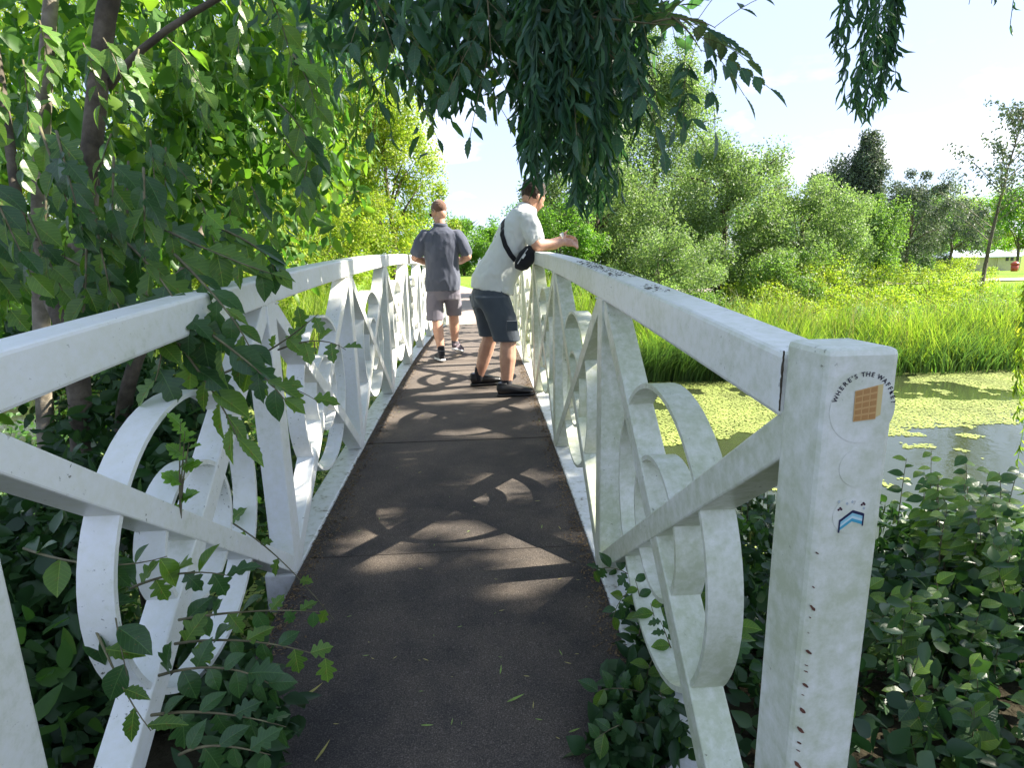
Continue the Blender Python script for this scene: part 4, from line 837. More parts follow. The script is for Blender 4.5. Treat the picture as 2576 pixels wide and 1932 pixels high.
m_ = MB(); cph = W(0, .275, 1.185); m_.box(cph.x - .037, cph.x + .037, cph.y - .02, cph.y - .010, cph.z - .03, cph.z + .10); phn = m_.build("phone", blk_gl, None, bevel=.003); tag(phn, "dark phone held in front of the walking man's chest", "phone")
# ---- man leaning on the right handrail
q0 = V3((.20, 4.65, deck_z(4.6)))
p2 = empty("person", tuple(q0), "man in pale grey t-shirt and dark blue shorts leaning on the right handrail", "person")
m_ = MB(); K = lambda x, y, z: V3((x, y, z))
limb(m_, [K(.085, 4.61, -.24), K(.215, 4.555, -.60), K(.205, 4.535, -.75), K(.190, 4.52, -.975)], [.085, .066, .069, .042])
limb(m_, [K(.07, 4.77, -.24), K(.075, 4.85, -.60), K(.030, 4.875, -.74), K(-.035, 4.895, -.965)], [.085, .064, .066, .040])
ax = V3((.36, .0, .92)).normalized(); sdv = V3((-.10, 1, 0)).normalized(); fwd2 = ax.cross(sdv).normalized() * -1
if fwd2.x < 0: fwd2 = -fwd2
def TS(t, w, d, lift=0): return (K(.10 + .30 * t, 4.69 - .01 * t, -.16 + .60 * t) + fwd2 * lift, sdv * w, fwd2 * d)
loft(m_, [TS(-.05, .145, .10), TS(.15, .155, .12, .01), TS(.40, .165, .135, .01), TS(.70, .165, .105), TS(.88, .15, .075), TS(.98, .08, .05)], 24)
limb(m_, [K(.385, 4.685, .405), K(.425, 4.685, .475)], [.064, .058])
limb(m_, [K(.385, 4.50, .335), K(.448, 4.435, .135), K(.585, 4.50, .142), K(.655, 4.535, .160)], [.046, .047, .042, .029])
limb(m_, [K(.395, 4.875, .335), K(.470, 4.90, .140), K(.590, 4.76, .155), K(.660, 4.66, .185)], [.046, .046, .040, .028])
hand(m_, K(.655, 4.535, .160), (.1, .5, -.8), (1, .25, -.05), (.2, .8, .6), (-.15, .55, .8), .55, 1.0)
hand(m_, K(.660, 4.66, .185), (.1, -.5, -.8), (.9, -.4, .0), (.2, -.7, .6), (-.15, -.55, .8), .55, 1.0)
P2, rot2 = head_geo(m_, K(.446, 4.69, .520), (.80, .52, -.42), (0, 0, 1), 1.0)
fuse("body", m_, skin, p2, .007, 4)
h_ = fuse("hair", hair_geo(P2, rot2, 1.0, .014, crown=.004), hair2, p2, .007, 2, .004, 40); fwv = (rot2 @ V3((0, 1, 0))); upv = (rot2 @ V3((0, 0, 1))); cut(h_, P2(0, .05, .035), (fwv * .80 - upv * .60).normalized()); cut(h_, P2(0, -.05, -.040), (-upv + fwv * .25).normalized())
# t-shirt
m_ = MB()
loft(m_, [(K(.095, 4.69, -.215), sdv * .192, V3((.172, 0, -.035))), (K(.105, 4.69, -.13), sdv * .192, V3((.174, 0, -.045))), TS(.30, .186, .168, .012), TS(.52, .188, .155, .008), TS(.72, .200, .140), TS(.88, .185, .112), TS(.97, .12, .085), TS(1.02, .075, .07)], 28)
limb(m_, [K(.382, 4.515, .325), K(.405, 4.49, .27), K(.430, 4.462, .195)], [.078, .082, .074]); limb(m_, [K(.388, 4.865, .325), K(.42, 4.88, .27), K(.455, 4.89, .195)], [.078, .080, .072])
ts = fuse("t_shirt", m_, tee, p2, .008, 5, .0060, 8, (1, 1, .8))
cut(ts, K(.438, 4.452, .172), V3((.25, -.35, -.9)).normalized()) if False else None
# dark print down the back: illegible vertical lettering
dgm = MB(); bvh = None
from mathutils.bvhtree import BVHTree
bmt = bmesh.new(); bmt.from_mesh(ts.data); bvh = BVHTree.FromBMesh(bmt)
def on_shirt(px, py, push=.0015):
    v = (CX * ((px - 1288) / 1420.15) - CU * ((py - 966) / 1420.15) + _f).normalized(); h = bvh.ray_cast(V3((0, 0, 0)), v)
    return (h[0] + h[1] * push, h[1]) if h[0] is not None else (None, None)
rnd = random.Random(9)
for i in range(60):
    t = rnd.random(); px = 1268 - 26 * t + rnd.uniform(-9, 7) - 3; py = 520 + 78 * t + rnd.uniform(-3, 3); c, nn = on_shirt(px, py)
    if c is None: continue
    a = nn.cross(V3((rnd.uniform(-.3,.3), .2, 1))).normalized(); b2 = nn.cross(a).normalized(); w_, l_ = rnd.uniform(.003, .006), rnd.uniform(.005, .012)
    dgm.add([c + a * w_ + b2 * l_, c - a * w_ + b2 * l_ * .7, c - a * w_ - b2 * l_, c + a * w_ - b2 * l_ * .8], [(0, 1, 2, 3)])
dgm.build("back_print", simple_mat("dark_shirt_print", (.03,.03,.03), .8), ts)
# shorts
m_ = MB(); loft(m_, [(K(.070, 4.685, -.34), sdv * .185, V3((.150, 0, 0))), (K(.085, 4.69, -.22), sdv * .192, V3((.158, 0, .0))), (K(.115, 4.69, -.13), sdv * .172, V3((.140, 0, .0)))], 24)
loft(m_, [(K(.088, 4.575, -.25), V3((.145, 0, 0)), V3((0, .098, 0))), (K(.160, 4.562, -.42), V3((.122, 0, 0)), V3((0, .092, 0))), (K(.205, 4.553, -.615), V3((.108, 0, 0)), V3((0, .090, 0)))], 22)
loft(m_, [(K(.045, 4.79, -.25), V3((.145, 0, 0)), V3((0, .098, 0))), (K(.065, 4.83, -.42), V3((.118, 0, 0)), V3((0, .092, 0))), (K(.075, 4.85, -.60), V3((.102, 0, 0)), V3((0, .088, 0)))], 22)
so_ = fuse("shorts", m_, dshort, p2, .008, 4, .0035, 8, (1, 1, .5))
m_ = MB(); m_.box(.20, .285, 4.452, 4.468, -.52, -.44); m_.build("pocket_flap", dshort, so_, bevel=.004)
m_ = MB(); limb(m_, [K(.193, 4.522, -.93), K(.189, 4.52, -1.0)], [.047, .045]); fuse("sock", m_, black, p2, .006, 2)
m_ = MB(); limb(m_, [K(-.028, 4.893, -.90), K(-.038, 4.895, -.98)], [.044, .043]); fuse("sock", m_, black, p2, .006, 2)
shoe(p2, K(.115, 4.50, deck_z(4.5) + .002), K(.405, 4.52, deck_z(4.52) + .002), .1, blackl, blackl, w=.052)
shoe(p2, K(-.105, 4.885, deck_z(4.88) + .002), K(.165, 4.95, deck_z(4.95) + .002), .1, blackl, blackl, w=.050)
# crossbody bag
bag = empty("crossbody_bag", (.36, 4.48, .05), "black crossbody bag slung across the leaning man's back and hip", "bag")
def strap(pix, w=.019):
    pts = []
    for a, b_ in zip(pix[:-1], pix[1:]):
        for k in range(5): pts.append((a[0] + (b_[0] - a[0]) * k / 5, a[1] + (b_[1] - a[1]) * k / 5))
    pts.append(pix[-1]); q_ = [on_shirt(*p_, push=.004) for p_ in pts]; q_ = [(c, nn) for c, nn in q_ if c is not None]; secs = []
    for i, (c, nn) in enumerate(q_):
        t = (q_[min(i + 1, len(q_) - 1)][0] - q_[max(i - 1, 0)][0]).normalized(); s = nn.cross(t).normalized() * w; secs.append([c - s, c + s, c + s + nn * .003, c - s + nn * .003])
    return secs
m_ = MB(); m_.sweep(strap([(1292, 508), (1277, 525), (1266, 560), (1264, 590), (1272, 618), (1284, 640), (1296, 655)])); m_.build("strap", black, bag, smooth=False)
m_ = MB(); loft(m_, [(K(.300, 4.468, -.045), V3((.030, 0, -.012)), V3((0, .020, 0))), (K(.322, 4.455, -.015), V3((.052, 0, -.030)), V3((0, .036, 0))), (K(.362, 4.448, .045), V3((.058, 0, -.040)), V3((0, .042, 0))), (K(.398, 4.452, .100), V3((.040, 0, -.032)), V3((0, .034, 0))), (K(.412, 4.46, .128), V3((.018, 0, -.014)), V3((0, .018, 0)))], 18)
pou = fuse("pouch", m_, black, bag, .006, 3)
m_ = MB(); m_.tube([K(.292, 4.420, .000), K(.328, 4.408, .055), K(.372, 4.414, .112)], .0035, 6); m_.build("zip", simple_mat("zip_metal", (.5,.5,.52), .3, metal=1), pou)
m_ = MB(); m_.add([K(.322, 4.4035, .045), K(.346, 4.4035, .080), K(.356, 4.4035, .068), K(.334, 4.4035, .036)], [(0, 1, 2, 3)]); m_.build("badge", whs, pou)
# small white gadget held up in the hands
m_ = MB(); m_.tube([K(.690, 4.60, .165), K(.668, 4.60, .205), K(.655, 4.60, .232)], [.010, .012, .016], 10); m_.tube([K(.690, 4.60, .23), K(.712, 4.60, .262)], [.003, .002], 6)
gd = m_.build("white_gadget", whs, None, smooth=True); tag(gd, "small white gadget held over the handrail by the leaning man", "gadget")
bmt.free()
# ================================================================== NEAR FOLIAGE
def leaf_data(name, outline, mat, fold=.10, curl=-.10):
    """one leaf along +X, 1 long; outline = [(t, halfwidth)...] from base to tip; midrib fan, folded and drooping"""
    V = []; F = []; zc = lambda t: curl * t * t
    k = len(outline)
    for t, w in outline: V.append((t, 0, zc(t)))
    for sg in (1, -1):
        for t, w in outline: V.append((t + .02 * (1 if w > .1 else 0), sg * w, zc(t) + fold * abs(w)))
    for sg, b in ((1, k), (-1, 2 * k)):
        for i in range(k - 1):
            q_ = (i, i + 1, b + i + 1, b + i) if sg < 0 else (i, b + i, b + i + 1, i + 1)
            F.append(q_)
    me = bpy.data.meshes.new(name); me.from_pydata(V, [], F); me.materials.append(mat); me.update(); return me
SER = [(0,.01),(.10,.10),(.13,.075),(.24,.19),(.28,.155),(.40,.235),(.45,.19),(.56,.215),(.61,.165),(.72,.155),(.77,.105),(.87,.07),(1,.002)]
OVA = [(0,.01),(.10,.16),(.25,.27),(.42,.32),(.60,.28),(.78,.17),(.90,.08),(1,.002)]
LOB = [(0,.01),(.08,.10),(.16,.30),(.24,.27),(.30,.16),(.42,.36),(.52,.40),(.58,.20),(.70,.24),(.80,.20),(.88,.08),(1,.002)]
WIL = [(0,.005),(.2,.055),(.45,.075),(.7,.05),(1,.001)]
LD_ = {k: leaf_data("leaf", o_, M[m_], f_, c2) for k, o_, m_, f_, c2 in (('ash', SER, 'v_strand', .25, -.12), ('ash2', SER, 'v_near', .35, -.22), ('ova', OVA, 'v_near', .35, -.15), ('ova2', OVA, 'v_dark', .2, -.3), ('lob', LOB, 'v_near', .3, -.2), ('lob2', LOB, 'v_dark', .15, -.35), ('fresh', LOB, 'v_fresh', .3, -.15))}
def place_leaf(me, p, d, up, size, parent, name="leaf"):
    d = Vector(d).normalized(); up = Vector(up); s = up.cross(d)
    if s.length < 1e-3: s = Vector((1, 0, 0)).cross(d)
    s.normalize(); u = d.cross(s)
    o = bpy.data.objects.new(name, me); COL.objects.link(o)
    o.matrix_basis = Matrix(((d.x, s.x, u.x, p[0]), (d.y, s.y, u.y, p[1]), (d.z, s.z, u.z, p[2]), (0, 0, 0, 1))) @ Matrix.Scale(size, 4)
    o.parent = parent; o.matrix_parent_inverse = Matrix.Translation(-parent.location); return o
def bez(p, n):
    p = [Vector(q) for q in p]; out = []
    for i in range(n + 1):
        t = i / n; a = p[:]
        while len(a) > 1: a = [a[j].lerp(a[j + 1], t) for j in range(len(a) - 1)]
        out.append(a[0])
    return out
cnt_leaf = {}
def shoot(parent, pts, r0, kinds, nl, size, rnd, droop=.5, spread=.9, stem="twig", face=(0, -.35, 1), pinn=0):
    c = bez(pts, 10); m_ = MB(); m_.tube(c, [r0 * (1 - .75 * i / 10) for i in range(11)], 5); m_.build(stem, M['twig'], parent, smooth=True)
    for i in range(nl):
        t = (i + .7) / nl; k = min(9, int(t * 10)); p = c[k].lerp(c[k + 1], t * 10 - k) if k < 10 else c[10]; d = (c[min(10, k + 1)] - c[k]).normalized()
        sd = d.cross(Vector((0, -1, .3))).normalized() * (1 if i % 2 else -1)
        dd = (d * (1 - spread * .6) + sd * spread + Vector((rnd.uniform(-.3, .3), rnd.uniform(-.35, .35), -droop + rnd.uniform(-.2, .2)))).normalized()
        up = Vector(face) + Vector((rnd.uniform(-.5, .5), rnd.uniform(-.5, .2), rnd.uniform(-.3, .3)))
        sz = size * rnd.uniform(.65, 1.15) * (1 - .25 * t)
        if pinn:
            ax = bez([p, p + dd * size * 1.3, p + dd * size * 2.3 + Vector((0, 0, -size * .5))], 6)
            m_ = MB(); m_.tube(ax, .0012, 4); m_.build("leaf_stalk", M['twig'], parent)
            for j in range(pinn):
                tj = .35 + .6 * (j // 2 * 2) / max(1, pinn - 1); kk = min(5, int(tj * 6)); pj = ax[kk].lerp(ax[kk + 1], tj * 6 - kk); dj = (ax[kk + 1] - ax[kk]).normalized()
                sj = dj.cross(up).normalized() * (1 if j % 2 else -1)
                if j == pinn - 1: ddj = dj; pj = ax[6]
                else: ddj = (dj * .55 + sj * .8 + Vector((0, 0, -.25))).normalized()
                place_leaf(LD_[rnd.choice(kinds)], pj, ddj, up, sz * rnd.uniform(.8, 1.1), parent); cnt_leaf[parent.name] = cnt_leaf.get(parent.name, 0) + 1
        else:
            place_leaf(LD_[rnd.choice(kinds)], p, dd, up, sz, parent); cnt_leaf[parent.name] = cnt_leaf.get(parent.name, 0) + 1
# ---- the weeping willow: trunk left of the bridge, crown overhead, dark strands hanging into view
wt = empty("weeping_willow", (-1.95, 2.7, -1.3), "big weeping willow left of the bridge, its dark strands hanging overhead", "tree")
m_ = MB(); c = cr([at(215, 1250, 2.6), at(205, 1080, 2.6), at(196, 850, 2.6), at(212, 600, 2.6), at(235, 330, 2.6), at(268, 30, 2.6), at(330, -300, 2.6), (-1.15, 2.5, 2.9)]); m_.tube([c[0] - Vector((0, 0, .9))] + c, [.052] + [.049 - .0005 * i for i in range(len(c))], 12); m_.build("trunk", M['bark_d'], wt, smooth=True)
m_ = MB(); c = cr([at(205, 1080, 2.6), at(165, 850, 2.7), at(120, 740, 2.8), at(60, 600, 3.0), at(20, 330, 3.2), at(-30, 0, 3.4)]); m_.tube(c, [.036 - .0007 * i for i in range(len(c))], 10); m_.build("limb", M['bark_d'], wt, smooth=True)
m_ = MB(); c = cr([at(330, 1230, 2.8), at(310, 1060, 2.8), at(345, 900, 2.8), at(420, 760, 3.0), at(520, 560, 3.2)]); m_.tube([c[0] - Vector((0, 0, .8))] + c, [.045] + [.042 - .0012 * i for i in range(len(c))], 10); m_.build("limb", M['bark_d'], wt, smooth=True)
for pts, r_ in (([(-1.50, 2.62, .75), (-1.2, 2.5, 1.0), (-.6, 2.6, 1.25), (.2, 3.0, 1.75)], .016), ([(-1.2, 2.4, 2.9), (.5, 2.6, 3.2), (2.2, 3.0, 3.0), (4.4, 3.4, 2.8)], .07), ([(-1.25, 2.4, 2.6), (1.0, 1.2, 3.1), (3.4, 1.4, 3.2)], .06), ([(-1.2, 2.4, 2.9), (-1.5, 4.2, 3.4), (-1.2, 6.0, 3.3)], .06), ([(-1.2, 2.4, 2.9), (-3.5, 2.0, 3.4), (-6, 2.6, 3.2)], .06), ([(-1.7, 2.68, .1), (-2.6, 3.0, .25), (-3.5, 3.2, .7)], .015)):
    m_ = MB(); c = bez(pts, 12); m_.tube(c, [r_ * (1 - .7 * i / 12) for i in range(13)], 8); m_.build("limb", M['bark_d'], wt, smooth=True)
def canopy(n, x0, x1, y0, y1, seed, zlo=2.2, zhi=5.5, slope=.43, k=260, rad=.8, dens=None):
    rng = np.random.default_rng(seed); c = np.stack([rng.uniform(x0, x1, k), rng.uniform(y0, y1, k), rng.uniform(0, 1, k)], -1)
    zmin = np.maximum(zlo, slope * np.hypot(c[:, 0], np.maximum(c[:, 1], 0)) + .75 + rad * .55); c[:, 2] = zmin + c[:, 2] * (zhi - zlo)
    if dens is not None: c = c[dens(c)]
    off = rng.normal(size=(n, 3)); off /= np.linalg.norm(off, axis=1, keepdims=True); off *= (rng.random(n) ** .5)[:, None] * rad * np.array([1, 1, .7]); return c[rng.integers(0, len(c), n)] + off
P = np.concatenate([canopy(7500, -6, 2.0, -.6, 5.0, 5, k=90), canopy(56000, 2.2, 9.3, -.9, 5.0, 6, k=400, zhi=5.2)])  # unseen crown overhead, its extent shaped to shade the near deck
# gaps carved in the unseen crown to throw sun flecks on the deck (deck x, y, half width, half length)
GAPS = []
for px_, py_, rx_, ry_ in ((1023, 1048, .14, .10), (1166, 1093, .22, .10), (1037, 1322, .20, .07), (936, 1357, .16, .06), (1217, 1233, .11, .09), (1149, 1270, .12, .07), (1312, 1205, .14, .10), (1290, 1230, .12, .08), (1149, 1210, .12, .07), (1037, 1413, .22, .06), (1346, 1388, .20, .05), (1386, 1443, .18, .05), (1318, 1505, .12, .05), (930, 1280, .14, .06), (1402, 1355, .16, .06), (850, 1416, .12, .05), (1120, 1010, .3, .10), (1060, 985, .3, .12), (1230, 1030, .2, .08), (1180, 1345, .15, .05), (1000, 1150, .12, .07)):
    v_ = CX * ((px_ - 1288) / 1420.15) - CU * ((py_ - 966) / 1420.15) + _f; z_ = -1.15
    for _ in range(25): p_ = Vector(v_) * (z_ / v_.z); z_ = deck_z(p_.y)
    GAPS.append((p_.x, p_.y, rx_ + .05, ry_ + .05))
GAPS += [(-2.03, 2.45, .18, .10), (-2.0, 2.75, .25, .12), (-1.95, 3.2, .3, .15), (-1.6, 1.25, .12, .12), (-1.3, .95, .10, .10), (-2.1, 1.1, .15, .10)]
k_ = (P[:, 2] + 1.1) / math.tan(SUN_EL); PX, PY = P[:, 0] - k_ * math.cos(SUN_AZ), P[:, 1] - k_ * math.sin(SUN_AZ)
kill = np.zeros(len(P), bool)
for gx0, gy0, rx_, ry_ in GAPS: kill |= ((PX - gx0) / rx_) ** 2 + ((PY - gy0) / ry_) ** 2 < 1
kill |= (PX < -.95) & (fbm(np.stack([PX * 1.6, PY * 1.6], -1), 12, 3) > .45) & ~((PX > -1.9) & (PY < 2.2))
kill |= (PY > 3.6) & (fbm(np.stack([PX * 2.0, PY * 5.0], -1), 17, 2) > .50)
P = P[~kill]
leaf_np("crown", P, rdir(len(P), -1.0), rdir(len(P), .6), RNG.uniform(.15, .25, len(P)), RNG.uniform(.06, .095, len(P)), M['lf_mid'], wt)
def strand(root, top, bot, nleaf, L, W, mat, rng, sway=.03, name="strand"):
    top = Vector(top); bot = Vector(bot); mid = top.lerp(bot, .5) + Vector((rng.normal() * sway, rng.normal() * sway, 0)); c = bez([top, mid, bot], 12); C_ = np.array([tuple(v) for v in c])
    t = np.sort(rng.random(nleaf)) ** .85; k = np.minimum(11, (t * 12).astype(int)); fr = (t * 12 - k)[:, None]; P = C_[k] * (1 - fr) + C_[k + 1] * fr
    D = rng.normal(size=(nleaf, 3)) * np.array([.42, .42, .12]) + np.array([0, 0, -1]); N = rng.normal(size=(nleaf, 3))
    l_ = L * rng.uniform(.6, 1.15, nleaf)
    tv, tf, npf = T_LANCE; D /= np.linalg.norm(D, axis=1, keepdims=True); S = np.cross(N, D); S /= np.linalg.norm(S, axis=1, keepdims=True); U = np.cross(D, S)
    V = P[:, None] + l_[:, None, None] * tv[None, :, 0:1] * D[:, None] + (W * rng.uniform(.7, 1.2, nleaf))[:, None, None] * tv[None, :, 1:2] * S[:, None] + l_[:, None, None] * tv[None, :, 2:3] * 1.6 * U[:, None]
    F = (np.asarray(tf)[None] + (np.arange(nleaf) * 8)[:, None, None]).reshape(-1, 3)
    m_ = MB(); m_.tube(c, .0016, 4); sv = np.array(m_.v); sf = m_.f
    me = bpy.data.meshes.new(name); me.from_pydata(np.concatenate([V.reshape(-1, 3), sv]).tolist(), [], F.tolist() + [tuple(i + len(V.reshape(-1, 3)) for i in f_) for f_ in sf])
    me.update(); return link(name, me, mat, root)
rs = np.random.default_rng(77)
# main curtain above the leaning man
for i in range(80):
    u = rs.random(); px = 1305 + 300 * u + rs.normal() * 10; y = rs.uniform(2.0, 3.1)
    env = np.interp(px, [1290, 1320, 1360, 1420, 1480, 1530, 1560, 1600, 1625], [270, 395, 405, 430, 505, 470, 400, 300, 250]); py = env + 35 - rs.random() ** 1.3 * 230 + rs.normal() * 15
    b_ = at(px, py, y); strand(wt, (b_.x + rs.normal() * .07, y + rs.normal() * .05, max(b_.z + .25, 1.30 + rs.random() * .25)), b_, int(22 + 60 * (1.35 - b_.z)), .10, .0125, M['lf_strand'], rs)
for i in range(15):     # cluster hanging near the top right
    px = 2098 + 165 * (i + rs.random()) / 15; y = rs.uniform(2.6, 3.1); py = np.interp(px, [2090, 2120, 2150, 2190, 2225, 2270], [165, 275, 270, 295, 225, 190]) - (rs.random() < .4) * rs.random() * 110
    b_ = at(px, py, y); strand(wt, (b_.x + rs.normal() * .04, y, 1.75), b_, int(26 + 40 * (1.6 - b_.z)), .095, .013, M['lf_strand'], rs, .02)
for i in range(5): b_ = at(2440 + 26 * i + rs.normal() * 8, [10, -20, 8, -30, 60][i], 2.8); strand(wt, (b_.x, 2.8, 1.9), b_, 16, .06, .010, M['lf_strand'], rs, .02)
for i in range(12):     # sunlit strands at the right border
    y = rs.uniform(2.6, 3.4); b_ = at(2552 + 40 * rs.random(), rs.uniform(800, 1290), y); strand(wt, (b_.x + rs.normal() * .03, y, 1.9), b_, 150, .07, .011, M['lf_lime'], rs, .03)
for i in range(40):     # paler strands in the upper left foliage
    px = rs.uniform(420, 1120); y = rs.uniform(2.6, 5.5); py = np.interp(px, [420, 700, 900, 1120], [620, 560, 500, 330]) - rs.random() * 260
    b_ = at(px, py, y); strand(wt, (b_.x + rs.normal() * .12, y + rs.normal() * .1, max(b_.z + .5, .42 * y + .95)), b_, int(40 + 30 * rs.random()), .085, .014, M['lf_mid'] if i % 2 else M['lf_near'], rs, .08)
# ---- ash tree: thin pale trunk at the far left, pinnate sprays overhead
ash = empty("ash_tree", (-2.45, 3.2, -1.3), "slim pale trunked ash tree with pinnate leaves overhanging the bridge", "tree")
m_ = MB(); c = cr([at(118, 1150, 3.2), at(104, 800, 3.2), at(100, 500, 3.2), at(112, 230, 3.2), at(130, -20, 3.2), at(170, -350, 3.2)]); m_.tube([c[0] - Vector((0, 0, .8))] + c, [.044] + [.042 - .0006 * i for i in range(len(c))], 10); m_.build("trunk", M['bark_l'], ash, smooth=True)
m_ = MB(); m_.tube(bez([(-1.9, 3.15, 1.9), (-.9, 2.6, 2.2), (0, 2.2, 1.5), (.35, 2.15, 1.05)], 12), [.035 - .002 * i for i in range(13)], 8); m_.build("limb", M['bark_d'], ash, smooth=True)
rnd = random.Random(21)
A_ = lambda px, py, y: tuple(at(px, py, y))
ks = ['ash']
shoot(ash, [A_(1330, 20, 2.1), A_(1480, 40, 2.1), A_(1620, 60, 2.1), A_(1700, 62, 2.1)], .006, ks, 8, .15, rnd, .35, .9, pinn=7)
shoot(ash, [A_(1690, 40, 2.1), A_(1730, 70, 2.1), A_(1750, 100, 2.1), A_(1765, 130, 2.1)], .004, ks, 5, .11, rnd, .4, .9, pinn=7)
shoot(ash, [A_(1640, 55, 2.1), A_(1720, 30, 2.1), A_(1790, 60, 2.15), A_(1800, 70, 2.15)], .004, ks, 5, .13, rnd, .2, .9, pinn=5)
shoot(ash, [A_(1380, -20, 2.1), A_(1450, 60, 2.1), A_(1520, 120, 2.1), A_(1590, 190, 2.1)], .005, ['ash', 'ash2'], 5, .14, rnd, .6, .8, pinn=5)
shoot(ash, [A_(1200, -120, 2.2), A_(1240, -10, 2.2), A_(1225, 80, 2.2), A_(1240, 170, 2.2)], .005, ['ash'], 7, .11, rnd, .7, .8, pinn=5)
shoot(ash, [A_(1080, -120, 2.4), A_(1110, -20, 2.4), A_(1140, 70, 2.4), A_(1160, 150, 2.4)], .005, ['ash', 'ash2'], 7, .11, rnd, .7, .8, pinn=5)
shoot(ash, [A_(900, -80, 2.3), A_(950, 0, 2.3), A_(980, 80, 2.3), A_(1000, 160, 2.3)], .005, ['ash2', 'ash'], 7, .11, rnd, .7, .8, pinn=5)
# dark leaf mass along the top of the picture
P = np.concatenate([np.array(at(px_, py_, y_))[None] + rs.normal(size=(n2, 3)) * np.array([sx_, .22, sz_]) for px_, py_, y_, sx_, sz_, n2 in ((1000, 20, 2.7, .20, .09, 260), (1150, 60, 2.6, .13, .11, 260), (1280, 20, 2.6, .12, .09, 200), (1430, 10, 2.5, .15, .07, 240), (1560, 0, 2.5, .15, .06, 200), (1120, 160, 2.7, .11, .09, 150), (1400, 90, 2.7, .12, .09, 120), (880, 40, 3.0, .22, .13, 200))])
leaf_np("foliage", P, rdir(len(P), -1.4), rdir(len(P), .2), RNG.uniform(.08, .13, len(P)), RNG.uniform(.028, .045, len(P)), M['lf_strand'], ash, T_LANCE)['kind'] = 'stuff'
for q_ in range(34):      # broad leaved sprays in front of the trunks and across the upper left
    px_ = rnd.uniform(-40, 820); py_ = rnd.uniform(-60, 560) * (1 - max(0, px_ - 500) / 900); y_ = rnd.uniform(1.9, 2.5)
    dx_ = rnd.uniform(-60, 140); shoot(ash, [A_(px_, py_, y_), A_(px_ + dx_ * .4, py_ + 40, y_), A_(px_ + dx_ * .8, py_ + 110, y_ - .05), A_(px_ + dx_, py_ + 190, y_ - .05)], .003, ['ova', 'ova2', 'ash2'] if q_ % 3 else ['fresh', 'ova'], 9, .085, rnd, .8, .8)
# ---- dense shaded foliage left of the bridge
def left_mass(root, specs, mat, seed, tm=T_LANCE, name="foliage"):
    rng = np.random.default_rng(seed); Ps = []
    for px, py, y, rpx, rpy, ry, n in specs:
        c = np.array(at(px, py, y)); s = np.array([rpx / 1420 * y, ry, rpy / 1420 * y]); k = 14; cc = c + rng.normal(size=(k, 3)) * s * .55
        off = rng.normal(size=(n, 3)); off /= np.linalg.norm(off, axis=1, keepdims=True); off *= (rng.random(n) ** .5)[:, None] * s * .55; Ps.append(cc[rng.integers(0, k, n)] + off)
    P = np.concatenate(Ps); return P
specs = [(60, 120, 4.0, 200, 200, .9, 576), (330, 120, 4.0, 220, 180, .9, 653), (600, 90, 4.4, 220, 180, .9, 691), (860, 90, 4.6, 200, 170, .9, 576), (1020, 120, 4.6, 130, 130, .8, 307),
         (60, 450, 4.2, 180, 200, .9, 422), (330, 420, 4.2, 200, 200, .9, 576), (600, 380, 4.4, 200, 180, .9, 538), (830, 350, 4.8, 150, 150, .9, 345), (450, 600, 4.0, 200, 130, .7, 345), (120, 750, 4.0, 200, 150, .7, 269), (700, 560, 4.8, 120, 90, .6, 145), (50, 1000, 3.6, 170, 170, .6, 192)]
P = left_mass(ash, specs, None, 31)
P = P[P[:, 0] < -1.0]
leaf_np("foliage", P, rdir(len(P), -1.1), rdir(len(P), .5), RNG.uniform(.09, .16, len(P)), RNG.uniform(.045, .08, len(P)), M['lf_near'], ash, T_OVATE)['kind'] = 'stuff'
lb = [(150, 930, 3.4, 220, 120, .5, 1500), (450, 1030, 3.0, 200, 120, .5, 1300), (300, 1250, 2.4, 220, 160, .4, 1500), (60, 1500, 1.7, 160, 200, .3, 1100), (330, 1650, 1.7, 220, 200, .3, 1500), (560, 1750, 1.6, 130, 160, .25, 800), (650, 1250, 3.0, 120, 120, .4, 500), (120, 1250, 2.2, 140, 160, .4, 800)]
hz_ = empty("elder_bush", (-1.3, 1.6, -1.4), "dark bush crowding the outside of the left railing down to the deck", "bush")
P = left_mass(hz_, lb, None, 32); P = P[P[:, 0] < -.90]
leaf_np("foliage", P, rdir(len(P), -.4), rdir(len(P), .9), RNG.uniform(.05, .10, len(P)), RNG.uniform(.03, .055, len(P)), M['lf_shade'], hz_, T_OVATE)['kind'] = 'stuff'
# undergrowth deeper down on the left bank
rng = np.random.default_rng(8); n_ = 16000; P = np.stack([rng.uniform(-7, -1.0, n_), rng.uniform(.2, 7.5, n_), rng.uniform(0, 1, n_)], -1); f3 = fbm(P[:, :2] * 1.3, 4)
P[:, 2] = np.maximum(terrain_z(P[:, 0], P[:, 1]), WZ) + P[:, 2] ** 1.5 * (.25 + .8 * f3)
leaf_np("undergrowth", P, rdir(n_, .2), rdir(n_, 1.2), rng.uniform(.05, .10, n_), rng.uniform(.03, .055, n_), M['lf_dark'], None, T_OVATE); tag(bpy.data.objects["undergrowth"], "tangled undergrowth on the bank left of the bridge", "undergrowth", kind='stuff')
